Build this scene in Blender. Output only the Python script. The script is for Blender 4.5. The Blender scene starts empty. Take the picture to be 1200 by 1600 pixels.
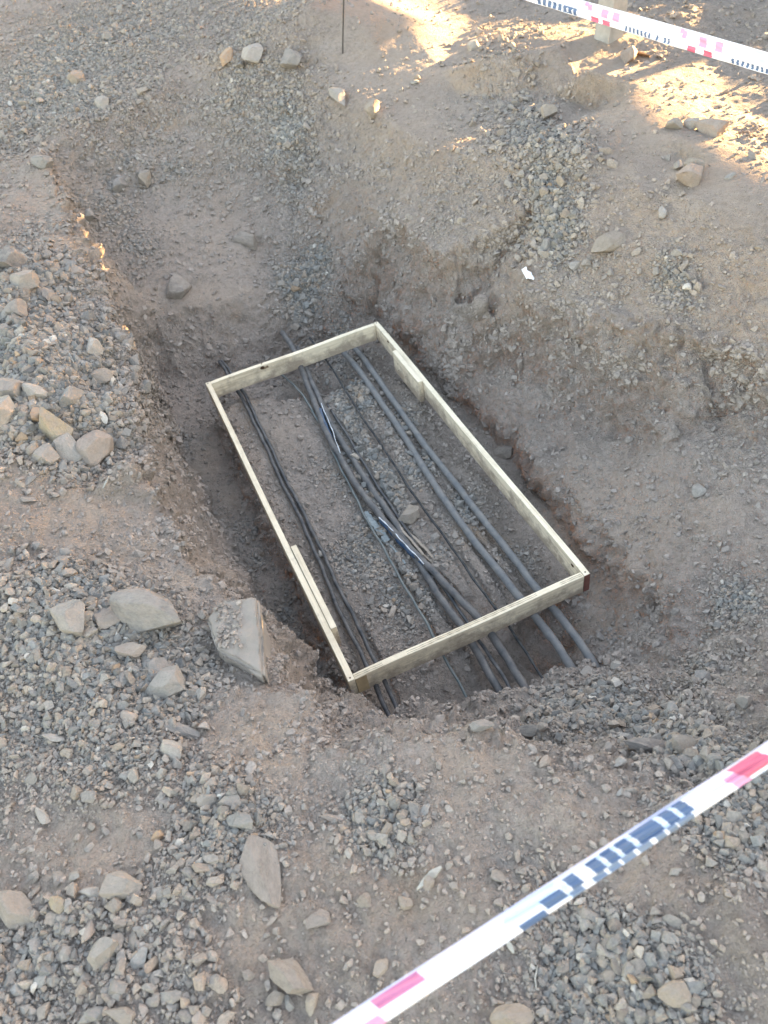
import bpy, math, random
import numpy as np
from mathutils import Vector, Matrix
from mathutils.geometry import delaunay_2d_cdt
R = math.radians
C = bpy.context.scene.collection
rng = np.random.default_rng(7)
random.seed(7)

# ------------------------------------------------------------------ camera
FPX, HC = 1260.64, 2.0                      # focal length in photo pixels, height above the frame's top edge
MC = np.array([[0.98231787, -0.18722071, 0.0],
               [-0.13355412, -0.70073768, 0.70080668],
               [-0.13120552, -0.68841492, -0.71335125]])   # camera (x right, y down, z forward) -> world
cam = bpy.data.objects.new('camera', bpy.data.cameras.new('camera'))
C.objects.link(cam)
bpy.context.scene.camera = cam
cam.matrix_world = Matrix([[MC[0, 0], -MC[0, 1], -MC[0, 2], 0], [MC[1, 0], -MC[1, 1], -MC[1, 2], 0],
                           [MC[2, 0], -MC[2, 1], -MC[2, 2], HC], [0, 0, 0, 1]])
cam.data.sensor_fit = 'VERTICAL'
cam.data.sensor_height = 36.0
cam.data.lens = FPX / 1600 * 36
cam.data.clip_start = 0.02
cam.data.clip_end = 1000
cam.data.dof.use_dof = True
cam.data.dof.focus_distance = 2.3
cam.data.dof.aperture_fstop = 4.6

# ------------------------------------------------------------------ light
SUN_AZ, SUN_EL = math.atan2(0.51, 0.86), R(5.5)       # direction towards the sun, from +x
sd = Vector((math.cos(SUN_AZ) * math.cos(SUN_EL), math.sin(SUN_AZ) * math.cos(SUN_EL), math.sin(SUN_EL)))
w = bpy.data.worlds.new('World')
bpy.context.scene.world = w
w.use_nodes = True
nt = w.node_tree
sky = nt.nodes.new('ShaderNodeTexSky')
sky.sky_type = 'NISHITA'
sky.sun_disc = False
sky.sun_elevation = SUN_EL
sky.sun_rotation = math.pi / 2 - SUN_AZ
tint = nt.nodes.new('ShaderNodeMix'); tint.data_type = 'RGBA'; tint.blend_type = 'MULTIPLY'   # warm tint over the sky, standing in for white balance
tint.inputs[0].default_value = 1.0; tint.inputs[7].default_value = (1.20, .965, .86, 1)
nt.links.new(sky.outputs[0], tint.inputs[6]); nt.links.new(tint.outputs[2], nt.nodes['Background'].inputs[0])
nt.nodes['Background'].inputs[1].default_value = 0.06
sun = bpy.data.objects.new('sun', bpy.data.lights.new('sun', 'SUN'))
C.objects.link(sun)
sun.data.energy = 3.3
sun.data.angle = R(0.5)
sun.data.color = (1.0, 0.63, 0.28)
sun.rotation_euler = sd.to_track_quat('Z', 'Y').to_euler()
vs = bpy.context.scene.view_settings
vs.view_transform = 'Standard'
vs.look = 'None'
vs.gamma = 1
vs.exposure = 4.98

# ------------------------------------------------------------------ projection helpers (photo pixels <-> world)
def un(u, v, z):
    d = MC @ np.array([u - 600.0, v - 800.0, FPX])
    return np.array([0, 0, HC]) + d * ((z - HC) / d[2])
def ray(u, v):
    d = MC @ np.array([u - 600.0, v - 800.0, FPX])
    return d / np.linalg.norm(d)
def pix(p):
    q = (np.asarray(p) - [0, 0, HC]) @ MC
    return 600 + FPX * q[..., 0] / q[..., 2], 800 + FPX * q[..., 1] / q[..., 2]

# ------------------------------------------------------------------ noise
PERM = np.random.default_rng(3).permutation(256)
PERM = np.concatenate([PERM, PERM, PERM])
GR = np.random.default_rng(4).normal(size=(256, 3)); GR /= np.linalg.norm(GR, axis=1)[:, None]
def perlin(p):
    i = np.floor(p).astype(np.int64); f = p - i; i &= 255
    s = f * f * f * (f * (f * 6 - 15) + 10)
    out = 0
    for a in (0, 1):
        for b in (0, 1):
            for c in (0, 1):
                h = PERM[PERM[PERM[(i[:, 0] + a) & 255] + ((i[:, 1] + b) & 255)] + ((i[:, 2] + c) & 255)]
                g = GR[h]
                d = g[:, 0] * (f[:, 0] - a) + g[:, 1] * (f[:, 1] - b) + g[:, 2] * (f[:, 2] - c)
                wgt = (s[:, 0] if a else 1 - s[:, 0]) * (s[:, 1] if b else 1 - s[:, 1]) * (s[:, 2] if c else 1 - s[:, 2])
                out = out + wgt * d
    return out * 1.6

# ------------------------------------------------------------------ ground: a surveyed surface (breaklines), then crumbled
G = 0.45
LINES = [
 # rim of the pit: left and near side, running towards the camera
 [(20,165,.52),(60,235,.49),(98,330,.45),(120,420,.44),(160,478,.42),(190,540,.39),(208,620,.36),(230,700,.35),(250,790,.345),(272,862,.34),(335,915,.38),
  (400,940,.37),(412,1062,.36),(440,1090,.36),(480,1128,.36),(512,1142,.355),(560,1150,.35),(640,1150,.34),(700,1147,.28),(750,1140,.22),(800,1122,.14)],
 # back and right crest
 [(20,165,.52),(130,105,.52),(300,108,.52),(400,120,.51),(480,112,.50),(535,140,.50),(590,172,.49),(680,235,.48),(750,275,.48),(860,305,.50),(930,290,.55),(1000,293,.58),(1080,308,.59),(1150,340,.58),(1210,372,.57),(1330,450,.48)],
 # shelf below the back rim
 [(110,300,.36),(160,285,.30),(250,270,.27),(330,268,.24),(400,285,.20),(470,290,.17)],
 [(150,400,.20),(220,330,.20),(300,310,.19),(380,330,.14),(460,370,.07)],
 [(205,512,.12),(238,485,.06),(300,475,.04),(380,460,.02),(440,450,-.04),(480,440,-.05),(530,440,-.04)],
 # foot of the back wall and the left and near trench
 [(245,592,-.15),(290,597,-.165),(340,568,-.165),(400,545,-.16),(450,520,-.17),(500,505,-.17),(560,492,-.17),(600,490,-.18)],
 [(243,592,-.14),(272,675,-.165),(302,755,-.165),(330,815,-.165),(362,872,-.165),(397,925,-.165),(422,962,-.165),(438,1035,-.165),(490,1095,-.165),(540,1115,-.165),(600,1118,-.16)],
 # near wall foot, hidden behind the rim
 [(600,1118,-.16),(690,1110,-.17),(770,1090,-.16),(800,1075,-.15)],
 # right wall, top to foot
 [(610,330,.31),(690,400,.33),(760,445,.34),(830,462,.34),(900,478,.36),(1000,500,.38),(1080,520,.38),(1210,560,.37)],
 [(600,410,.08),(650,450,.10),(720,500,.08),(790,560,.05),(870,610,.07),(950,660,.075),(1040,700,.10),(1120,760,.13),(1210,790,.16)],
 [(620,500,-.06),(660,540,-.07),(710,590,-.08),(765,645,-.08),(810,690,-.08),(870,750,-.06),(920,800,-.02),(975,850,.0),(1010,900,.02),(1050,960,.06)],
 [(610,520,-.18),(645,550,-.165),(695,600,-.165),(750,655,-.165),(798,705,-.165),(850,770,-.17),(890,830,-.13),(940,880,-.11),(985,950,-.08),(1020,990,-.04)],
 # trench outside the right board
 [(640,575,-.165),(690,625,-.16),(760,715,-.17),(830,795,-.15),(900,870,-.13),(935,930,-.13),(950,990,-.13)],
 # earth platform that carries the cables, inside the frame
 [(352,650,-.10),(364,630,-.095),(400,622,-.09),(440,614,-.09),(470,600,-.09),(505,596,-.09),(535,590,-.09),(552,575,-.10),(575,556,-.12),(600,550,-.13)],
 [(352,650,-.10),(372,700,-.10),(400,765,-.10),(430,830,-.10),(465,905,-.10),(500,975,-.10),(535,1035,-.11),(560,1060,-.12)],
 [(338,665,-.16),(360,720,-.165),(390,785,-.165),(425,860,-.165),(455,920,-.16),(490,990,-.18),(525,1055,-.17)],
 [(350,622,-.22),(420,604,-.26),(470,585,-.31),(520,570,-.33),(548,555,-.28),(570,540,-.165)],
 # slope of rubble on the near right
 [(800,1122,.14),(900,1130,.2),(980,1140,.24),(1060,1140,.27),(1130,1110,.28),(1210,1080,.28)],
 [(800,1122,.14),(830,1075,-.08),(870,1050,-.12),(940,1040,-.12),(1000,1030,-.05),(1060,1010,.04),(1120,950,.1),(1210,900,.14)],
 [(560,1060,-.12),(620,1045,-.14),(700,1010,-.14),(760,985,-.16),(820,950,-.14),(880,915,-.12)],
 [(790,1010,-.165),(850,985,-.22),(880,1005,-.165),(860,1035,-.165),(800,1050,-.16)],
 [(700,1170,.42),(800,1190,.43),(900,1215,.43),(1000,1225,.43),(1100,1230,.43),(1210,1200,.43),(1330,1100,.42)],
 # mounds and hollows beyond the crest
 [(690,110,.52),(740,92,.60),(800,85,.64),(860,72,.64),(910,62,.60)],
 [(720,150,.47),(800,155,.48),(870,150,.50),(930,170,.50)],
 [(800,230,.57),(900,225,.62),(980,235,.58),(1060,250,.55)],
 [(930,110,.66),(1000,130,.60),(1080,150,.57),(1150,170,.53)],
]
PTS = [(1195,305,.60),(1130,255,.605),(1060,215,.60),(980,170,.61),(1200,200,.55),(100,900,.45),(0,900,.47),(0,700,.5),(60,600,.53),(0,450,.54),(60,400,.5),(100,1100,.44),(250,1200,.45),(0,1250,.43),(380,1250,.46),(500,1350,.45),(470,1200,.43),
       (200,1450,.46),(500,1550,.45),(700,1350,.44),(900,1350,.46),(1000,1500,.46),(1150,1400,.47),(800,1550,.45),(170,620,.48),(190,720,.45),(130,770,.42),
       (0,170,.54),(200,40,.53),(400,30,.54),(600,90,.54),(640,45,.58),(560,30,.66),(720,40,.52),(480,10,.72),(800,20,.5),(900,120,.55),(1100,80,.53),(650,620,-.125),(760,760,-.11),(450,700,-.085),(600,900,-.11),(700,900,-.10),
       (620,700,-.095),(560,640,-.10),(520,680,-.10),(300,690,-.165),(350,800,-.165),(480,1060,-.165),(1120,650,.16),(1200,700,.2),(1100,850,.12),(1200,970,.17)]
COURSE = [
 [(540,549),(560,578),(587,614),(620,663),(657,720),(688,775),(714,812),(745,849),(776,889),(807,929),(837,964),(868,1003),(899,1044)],
 [(561,545),(590,590),(620,637),(657,687),(697,738),(730,780),(768,826),(795,864),(841,922),(860,949),(899,991),(941,1044)],
 [(490,530),(510,563),(550,627),(587,683),(633,753),(653,784),(699,845),(745,910),(768,945),(799,983),(856,1060)],
 [(447,522),(463,549),(475,585),(487,620),(500,653),(513,687),(530,712),(553,753),(573,783),(600,815),(632,850),(665,883),(703,918),(745,960),(768,991),(796,1030),(822,1071)],
 [(468,548),(478,573),(493,613),(508,648),(527,680),(557,727),(583,767),(606,800),(628,832),(648,868),(661,895),(684,930),(718,972),(745,1014),(784,1079)],
 [(500,610),(535,668),(575,735),(610,790),(645,845),(680,900),(711,945),(738,984),(760,1018),(807,1083)],
 [(447,587),(463,604),(480,625),(494,650),(507,675),(523,712),(540,747),(558,784),(577,818),(596,853),(623,899),(650,945),(676,991),(695,1029),(734,1094)],
 [(347,568),(360,592),(374,615),(392,648),(405,672),(420,712),(440,752),(458,790),(480,830),(497,868),(506,900),(528,955),(556,1005),(585,1062),(612,1122)],
 [(352,567),(368,592),(384,617),(400,650),(414,680),(430,716),(450,756),(468,790),(490,830),(503,860),(512,882),(532,925),(548,955),(566,990),(594,1046),(628,1122)]]           # photo columns and rows along each cable
SHADE_RIDGE = [(1.2, -2.0), (3.2, 1.0), (3.75, 3.0), (3.9, 4.6), (3.6, 6.4), (3.3, 9.0)]      # unseen low ridge, added off to the right to shade the far bank
def tin():
    co, ed = [], []
    for ln in LINES:
        pr = None
        for u, v, z in ln:
            p = un(u, v, z)
            k = next((i for i, c in enumerate(co) if abs(c[0] - p[0]) + abs(c[1] - p[1]) < 1e-4), None)
            if k is None:
                co.append(tuple(p)); k = len(co) - 1
            if pr is not None: ed.append((pr, k))
            pr = k
    for u, v, z in PTS: co.append(tuple(un(u, v, z)))
    for x, y, z in [(-1.2,-1,.45),(-2.5,0,.5),(-2.8,3,.55),(-3.6,6,.55),(-4,10,.55),(0,-2,.45),(1.2,-.6,.46),(0,12,.55),(2,8,.52),(5,12,.52),(6,6,.5),(6,0,.5),(2.2,1.0,.47),(2.3,2.2,.5),(1.3,0.5,.46),
                    (.5,7,.52),(1.3,7,.54),(2.7,4.9,.54),(-12,-12,.5),(12,-12,.5),(-12,20,.5),(12,20,.5),(0,.1,.45),(-.6,.1,.45),(.5,.1,.45)]:
        co.append((x, y, z))
    vv, _, ff, ov, _, _ = delaunay_2d_cdt([Vector((c[0], c[1])) for c in co], ed, [], 0, 1e-5)
    Z = np.zeros(len(vv))
    for i, o in enumerate(ov):
        if o: Z[i] = np.mean([co[k][2] for k in o])
        else:                                   # crossing of two breaklines
            d = [((c[0] - vv[i].x) ** 2 + (c[1] - vv[i].y) ** 2, c[2]) for c in co]
            d.sort(); Z[i] = (d[0][1] + d[1][1]) / 2
    return np.array([[a.x, a.y] for a in vv]), Z, ff
TV, TZ, TF = tin()
def axis(segs):
    out = [segs[0][0]]
    for a, b, s0, s1 in segs:
        x = a
        while x < b - 1e-6:
            t = (x - a) / (b - a)
            x = min(b, x + s0 + (s1 - s0) * t); out.append(x)
    return np.array(out)
XS = axis([(-60,-12,12,4),(-12,-4,1.0,.12),(-4,-1.6,.04,.010),(-1.6,-1.0,.009,.0048),(-1.0,1.3,.0048,.0048),(1.3,2.2,.005,.009),(2.2,4.2,.014,.05),(4.2,12,.12,1.0),(12,60,4,12)])
YS = axis([(-60,-8,12,2),(-8,.1,.8,.04),(.1,.3,.03,.006),(.3,1.5,.0042,.0050),(1.5,4.0,.0050,.0078),(4.0,8.5,.009,.024),(8.5,14,.05,.4),(14,120,1,14)])
NX, NY = len(XS), len(YS)
XX, YY = np.meshgrid(XS, YS)
ZZ = np.full((NY, NX), .5)
for f in TF:
    for k in range(1, len(f) - 1):
        a, b, c = f[0], f[k], f[k + 1]
        P = TV[[a, b, c]]
        x0, x1 = np.searchsorted(XS, [P[:, 0].min(), P[:, 0].max()]); y0, y1 = np.searchsorted(YS, [P[:, 1].min(), P[:, 1].max()])
        x1 = min(x1 + 1, NX); y1 = min(y1 + 1, NY)
        if x1 <= x0 or y1 <= y0: continue
        gx, gy = XX[y0:y1, x0:x1], YY[y0:y1, x0:x1]
        det = (P[1, 0] - P[0, 0]) * (P[2, 1] - P[0, 1]) - (P[2, 0] - P[0, 0]) * (P[1, 1] - P[0, 1])
        if abs(det) < 1e-12: continue
        l1 = ((gx - P[0, 0]) * (P[2, 1] - P[0, 1]) - (P[2, 0] - P[0, 0]) * (gy - P[0, 1])) / det
        l2 = ((P[1, 0] - P[0, 0]) * (gy - P[0, 1]) - (gx - P[0, 0]) * (P[1, 1] - P[0, 1])) / det
        m = (l1 >= -1e-6) & (l2 >= -1e-6) & (l1 + l2 <= 1 + 1e-6)
        z = TZ[a] + l1 * (TZ[b] - TZ[a]) + l2 * (TZ[c] - TZ[a])
        ZZ[y0:y1, x0:x1][m] = z[m]
def smooth(A, n):
    for _ in range(n):
        A = A.copy()
        A[1:-1] = (A[:-2] + 2 * A[1:-1] + A[2:]) / 4
        A[:, 1:-1] = (A[:, :-2] + 2 * A[:, 1:-1] + A[:, 2:]) / 4
    return A
ZZ = smooth(ZZ, 9)
def bil(A, x, y):
    i = np.clip(np.searchsorted(XS, x) - 1, 0, NX - 2); j = np.clip(np.searchsorted(YS, y) - 1, 0, NY - 2)
    a = (x - XS[i]) / (XS[i + 1] - XS[i]); b = (y - YS[j]) / (YS[j + 1] - YS[j])
    return A[j, i] * (1 - a) * (1 - b) + A[j, i + 1] * a * (1 - b) + A[j + 1, i] * (1 - a) * b + A[j + 1, i + 1] * a * b
# unseen ridge and humps, added on the right to block the low sun
def seg_dist(x, y, pl):
    d = np.full(x.shape, 1e9)
    for (ax, ay), (bx, by) in zip(pl[:-1], pl[1:]):
        t = np.clip(((x - ax) * (bx - ax) + (y - ay) * (by - ay)) / ((bx - ax) ** 2 + (by - ay) ** 2), 0, 1)
        d = np.minimum(d, np.hypot(x - ax - t * (bx - ax), y - ay - t * (by - ay)))
    return d
ZZ = ZZ + .21 * np.exp(-(seg_dist(XX, YY, SHADE_RIDGE) / .55) ** 2)
ZZ = ZZ + .25 * np.exp(-(seg_dist(XX, YY, [(2.6, -1.5), (3.3, .8), (3.35, 2.6)]) / .5) ** 2) + .27 * np.exp(-(seg_dist(XX, YY, [(1.95, 1.1), (2.08, 2.45)]) / .20) ** 2) + .06 * np.exp(-(seg_dist(XX, YY, [(3.6, 6.5), (3.4, 8.5)]) / .6) ** 2)  # added unseen humps: keep low sun off the near rim and far right
ZB = ZZ.copy()
# crumble it
P = np.stack([XX.ravel(), YY.ravel(), ZZ.ravel()], 1)
gy_, gx_ = np.gradient(ZZ, YS, XS)
def norms(P):
    A = P.reshape(NY, NX, 3)
    dx = np.empty_like(A); dy = np.empty_like(A)
    dx[:, 1:-1] = A[:, 2:] - A[:, :-2]; dx[:, 0] = A[:, 1] - A[:, 0]; dx[:, -1] = A[:, -1] - A[:, -2]
    dy[1:-1] = A[2:] - A[:-2]; dy[0] = A[1] - A[0]; dy[-1] = A[-1] - A[-2]
    n = np.cross(dx, dy); n /= np.linalg.norm(n, axis=2)[..., None] + 1e-12
    return n.reshape(-1, 3)
N = norms(P)
slope = np.clip((1 - N[:, 2]) * 2.2, 0, 1)
def blobs(lst):
    out = np.zeros(P.shape[0])
    for u, v, r, a in lst:
        z = .45
        for _ in range(6):
            c = un(u, v, z); z = float(bil(ZB, c[0], c[1]))
        rx = abs(un(u + r, v, z)[0] - c[0]); ry = abs(un(u, v - r, z)[1] - c[1])
        out += a * np.exp(-((P[:, 0] - c[0]) / rx) ** 2 - ((P[:, 1] - c[1]) / ry) ** 2)
    return out
GB = [(60,560,110,1.0),(30,430,60,.9),(90,660,80,1.0),(130,600,60,.6),(90,950,90,.9),(200,990,80,.9),(270,1080,60,.9),(180,1180,100,.45),(330,1240,90,.7),(60,1120,90,.6),(200,1400,130,.25),(60,1520,100,.5),
      (380,1300,80,.5),(300,1530,100,.4),(620,1270,70,.9),(560,1300,60,.7),(900,1100,80,1.3),(990,1120,80,1.2),(860,1130,60,1.1),(1060,1170,70,1.2),(1160,1180,70,.9),(1120,1310,80,.9),(1180,1260,60,.9),(960,1480,110,1.0),(1040,1560,90,.9),(880,1560,90,.7),
      (860,370,35,.8),(850,320,30,.7),(1040,450,35,.8),(1060,500,35,.8),(960,420,40,.3),(1160,940,50,1.0),(1090,1050,40,.8),(950,990,40,.8),
      (460,470,35,1.1),(500,440,40,.8),(520,500,40,.6),(390,240,30,.5),(470,280,30,.7),(225,400,35,.8),(190,340,30,.5),(300,290,30,.5),(180,60,170,.6),(420,45,110,.45),(60,130,60,.6),(650,200,90,.4),(780,130,80,.7),(880,260,50,.7),(1100,330,50,.4),
      (375,820,30,.4),(400,880,25,.4),(440,960,25,.5),(560,720,45,1.0),(590,800,40,.9),(640,930,60,.9),(560,870,50,.6),(540,640,30,.8),(630,660,25,1.2),(660,720,25,1.2),(720,790,30,1.0),(700,860,30,.8),(810,880,30,.7),(620,760,40,.7),(560,620,30,.9)]
SB = [(330,700,30,.9),(360,780,25,.7),(400,950,25,.5),(470,1080,30,.8),(440,1020,25,.5),(560,1100,40,.8),(800,330,60,.0),(1000,420,50,.3),(950,330,60,.6),(1080,380,50,.4),(120,810,60,1.0),(220,860,50,1.0),(30,740,60,1.0),(300,900,30,.6),(380,1150,50,1.0),(450,1130,40,1.0),(430,1190,50,.8),(560,1420,60,.7),(520,1330,50,.7),(760,1190,70,.9),(700,1180,60,.8),(700,1400,60,.5),(1000,1360,70,.8),(900,1290,70,.6),
      (70,400,40,.7),(110,500,40,.6),(270,540,80,1.3),(330,520,60,1.2),(270,700,30,1.0),(310,760,30,.8),(950,850,80,1.0),(1000,780,80,.8),(900,780,60,1.0),(960,920,60,1.0),(1150,820,60,.8),(560,440,60,.6),(440,680,40,.5),(1180,470,60,.7),(1150,620,90,.5),(800,600,120,.4),(60,280,60,.6),(350,170,100,.5),(330,400,80,.6),(220,360,60,.4),(600,300,80,.5),(120,1330,60,.5),(230,1290,40,.4),(400,1480,70,.5),(640,30,120,.9),(1120,270,70,.8),(930,100,70,.8),(1000,200,80,.7),(60,1350,60,.4),(180,1330,60,.4),(420,1420,60,.4),(700,1300,60,.4)]
SANDY = np.clip(blobs(SB), 0, 1) + .9 * np.clip(blobs([(90,310,35,1),(115,400,30,1),(150,460,30,.8),(330,890,30,1),(200,640,30,.7),(225,720,25,.8),(300,900,30,.7),(170,760,50,.8),(430,1140,60,.8)]), 0, 1)
SANDY = np.clip(SANDY, 0, 1.3)
grav = np.clip(.16 + .9 * blobs(GB) - .8 * blobs(SB), 0.0, 1.4)
nz = perlin(P * [2.7, 2.7, 2.7] + 9.1) * .6 + perlin(P * [7, 7, 7] + 3.3) * .5
grav = np.clip(grav + .35 * nz, 0.02, 1.5)
grav *= 1 - .55 * np.clip(slope * 1.6 - .3, 0, 1)
low = np.clip((.25 - P[:, 2]) * 3, 0, 1)
def fb(s, off): return perlin(P * s + off)
near = np.clip((9 - P[:, 1]) / 4, .2, 1)
LITM = np.clip(blobs([(640,20,150,1),(560,20,80,.8),(1130,270,80,1),(940,100,90,1),(1150,150,90,.9),(1030,200,70,.8)]), 0, 1)
near = near * (1 - .68 * LITM)
disp = .024 * fb(2.6, 1.7) + (.014 + .016 * slope) * fb(6.3, 5.1)
ter = P[:, 2] * 8.5 + .9 * fb(3.1, 44.) + .35 * fb(9., 12.)      # crumbling ledges left by the bucket
disp += slope * .030 * (np.abs((ter % 1) - .35) - .3) * (.6 + .8 * fb(2.2, 90.))
disp += (.6 + 1.0 * slope) * (.012 * fb(13, 2.2) + .008 * fb(27, 7.7))
wx = P + .05 * np.stack([fb(9, 1.1), fb(9, 31.7), fb(9, 57.3)], 1)
c0 = perlin(wx * [10, 10, 16] + 5.3); disp += slope * .020 * np.where(c0 > 0, np.minimum(c0 * 2.5, .8), c0 * .8)
c1 = perlin(wx * [24, 24, 34] + 71.3); c2 = perlin(wx * [52, 52, 70] + 13.9)
disp += (.15 + slope) * (.014 * np.where(c1 > .05, np.minimum(c1 * 3, .8), -.12) + .0080 * np.where(c2 > .05, np.minimum(c2 * 3, .8), -.1))
rid = 1 - np.abs(fb(17, 11.3)) * 2.2
disp += slope * .018 * np.clip(rid, -1, 1) * (.5 + .5 * fb(4, 8.))
rid2 = 1 - np.abs(fb(41, 21.3)) * 2.2
disp += (.25 + slope) * .0045 * np.clip(rid2, -1, 1)
disp += .0030 * fb(62, 4.4) * (.6 + grav * .8)
chip = fb(105, 14.4)
disp += .0028 * np.where(chip > .12, chip + .3, chip * .3) * (.5 + grav)
LWALL = np.clip(blobs([(225,560,35,1),(245,620,35,1.2),(262,690,35,1.2),(285,760,35,1.2),(312,830,35,1.2),(350,890,30,1),(300,530,80,1),(390,530,60,.8),(430,1020,20,.8),(470,1085,25,.8)]), 0, 1)
disp = disp * (1 - .6 * LWALL * (P[:, 2] < .33))
grav = grav * (1 - .7 * LWALL * (P[:, 2] < .33))
inside = np.clip(1 - np.hypot((P[:, 0] - .0) / .55, (P[:, 1] - 2.2) / .95), 0, 1) > 0
disp = np.where((P[:, 2] < -.03) & inside, disp * .72, disp)
cabd = np.full(len(P), 9.)
sel = (np.abs(P[:, 0]) < .9) & (P[:, 1] > .9) & (P[:, 1] < 3.8) & (P[:, 2] < .05)
for cpx in COURSE:
    pl = [tuple(un(u, v, -.085)[:2]) for u, v in cpx]
    cabd[sel] = np.minimum(cabd[sel], seg_dist(P[sel, 0], P[sel, 1], pl))
disp = np.where(cabd < .022, np.minimum(disp * .35, .002), disp)
P = P + N * disp[:, None] * near[:, None]
hmask = np.zeros(len(P))
# cavities dug in the right wall
for u, v, r, d in ((690,480,22,.05),(1012,548,20,.06),(965,665,50,.045),(905,640,35,.03),(720,500,20,.03),(930,560,30,.02),(1020,945,16,.04),(870,700,22,.025),(640,535,20,.03),(455,606,24,.12),(500,597,25,.15),(536,584,22,.14),(400,616,18,.08),(845,1018,26,.11),(800,1034,22,.09),(872,1000,18,.07)):
    z = .1
    for _ in range(6):
        c = un(u, v, z); z = float(bil(ZB, c[0], c[1]))
    rr = r / 400
    q = ((P - c) ** 2).sum(1) / rr ** 2
    hmask = hmask + np.where(d > .065, np.exp(-q), 0)
    P = P - N * (d * np.exp(-q) * (1 + .6 * fb(14, 1.)))[:, None]
N = norms(P)
def mesh_np(name, V, F, mat, smooth_=True, attrs=None):
    """V (n,3); F (m,k) all faces with k corners"""
    me = bpy.data.meshes.new(name)
    k = F.shape[1]
    me.vertices.add(len(V)); me.vertices.foreach_set('co', V.astype(np.float32).ravel())
    me.loops.add(F.size); me.loops.foreach_set('vertex_index', F.astype(np.int32).ravel())
    me.polygons.add(len(F)); me.polygons.foreach_set('loop_start', np.arange(0, F.size, k, dtype=np.int32))
    me.update(calc_edges=True)
    me.polygons.foreach_set('use_smooth', np.full(len(F), smooth_))
    for an, (ty, dat) in (attrs or {}).items():
        a = me.attributes.new(an, ty, 'POINT')
        a.data.foreach_set('value' if ty == 'FLOAT' else 'color', dat.astype(np.float32).ravel())
    if mat: me.materials.append(mat)
    return me
def link(name, me, parent=None, label=None, cat=None, group=None, kind=None):
    o = bpy.data.objects.new(name, me); C.objects.link(o)
    if parent: o.parent = parent
    if label: o['label'] = label
    if cat: o['category'] = cat
    if group: o['group'] = group
    if kind: o['kind'] = kind
    return o

# ------------------------------------------------------------------ materials
def newmat(name, rough=.9, spec=.2):
    m = bpy.data.materials.new(name); m.use_nodes = True
    b = m.node_tree.nodes['Principled BSDF']
    b.inputs['Roughness'].default_value = rough
    b.inputs['Specular IOR Level'].default_value = spec
    return m, m.node_tree, b
def nd(nt, ty, **kw):
    n = nt.nodes.new(ty)
    for k, v in kw.items():
        if k in n.inputs.keys(): n.inputs[k].default_value = v
        else: setattr(n, k, v)
    return n
def ramp(nt, stops):
    r = nt.nodes.new('ShaderNodeValToRGB'); e = r.color_ramp.elements
    while len(e) < len(stops): e.new(.5)
    for i, (p, c) in enumerate(stops):
        e[i].position = p; e[i].color = (*c, 1) if len(c) == 3 else c
    return r
def mixc(nt, a, b, f, mode='MIX'):
    m = nt.nodes.new('ShaderNodeMix'); m.data_type = 'RGBA'; m.blend_type = mode
    for s, v in ((m.inputs[0], f), (m.inputs[6], a), (m.inputs[7], b)):
        if hasattr(v, 'is_linked'): nt.links.new(v, s)
        elif isinstance(v, (int, float)): s.default_value = v
        else: s.default_value = (*v, 1)
    return m.outputs[2]
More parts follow.
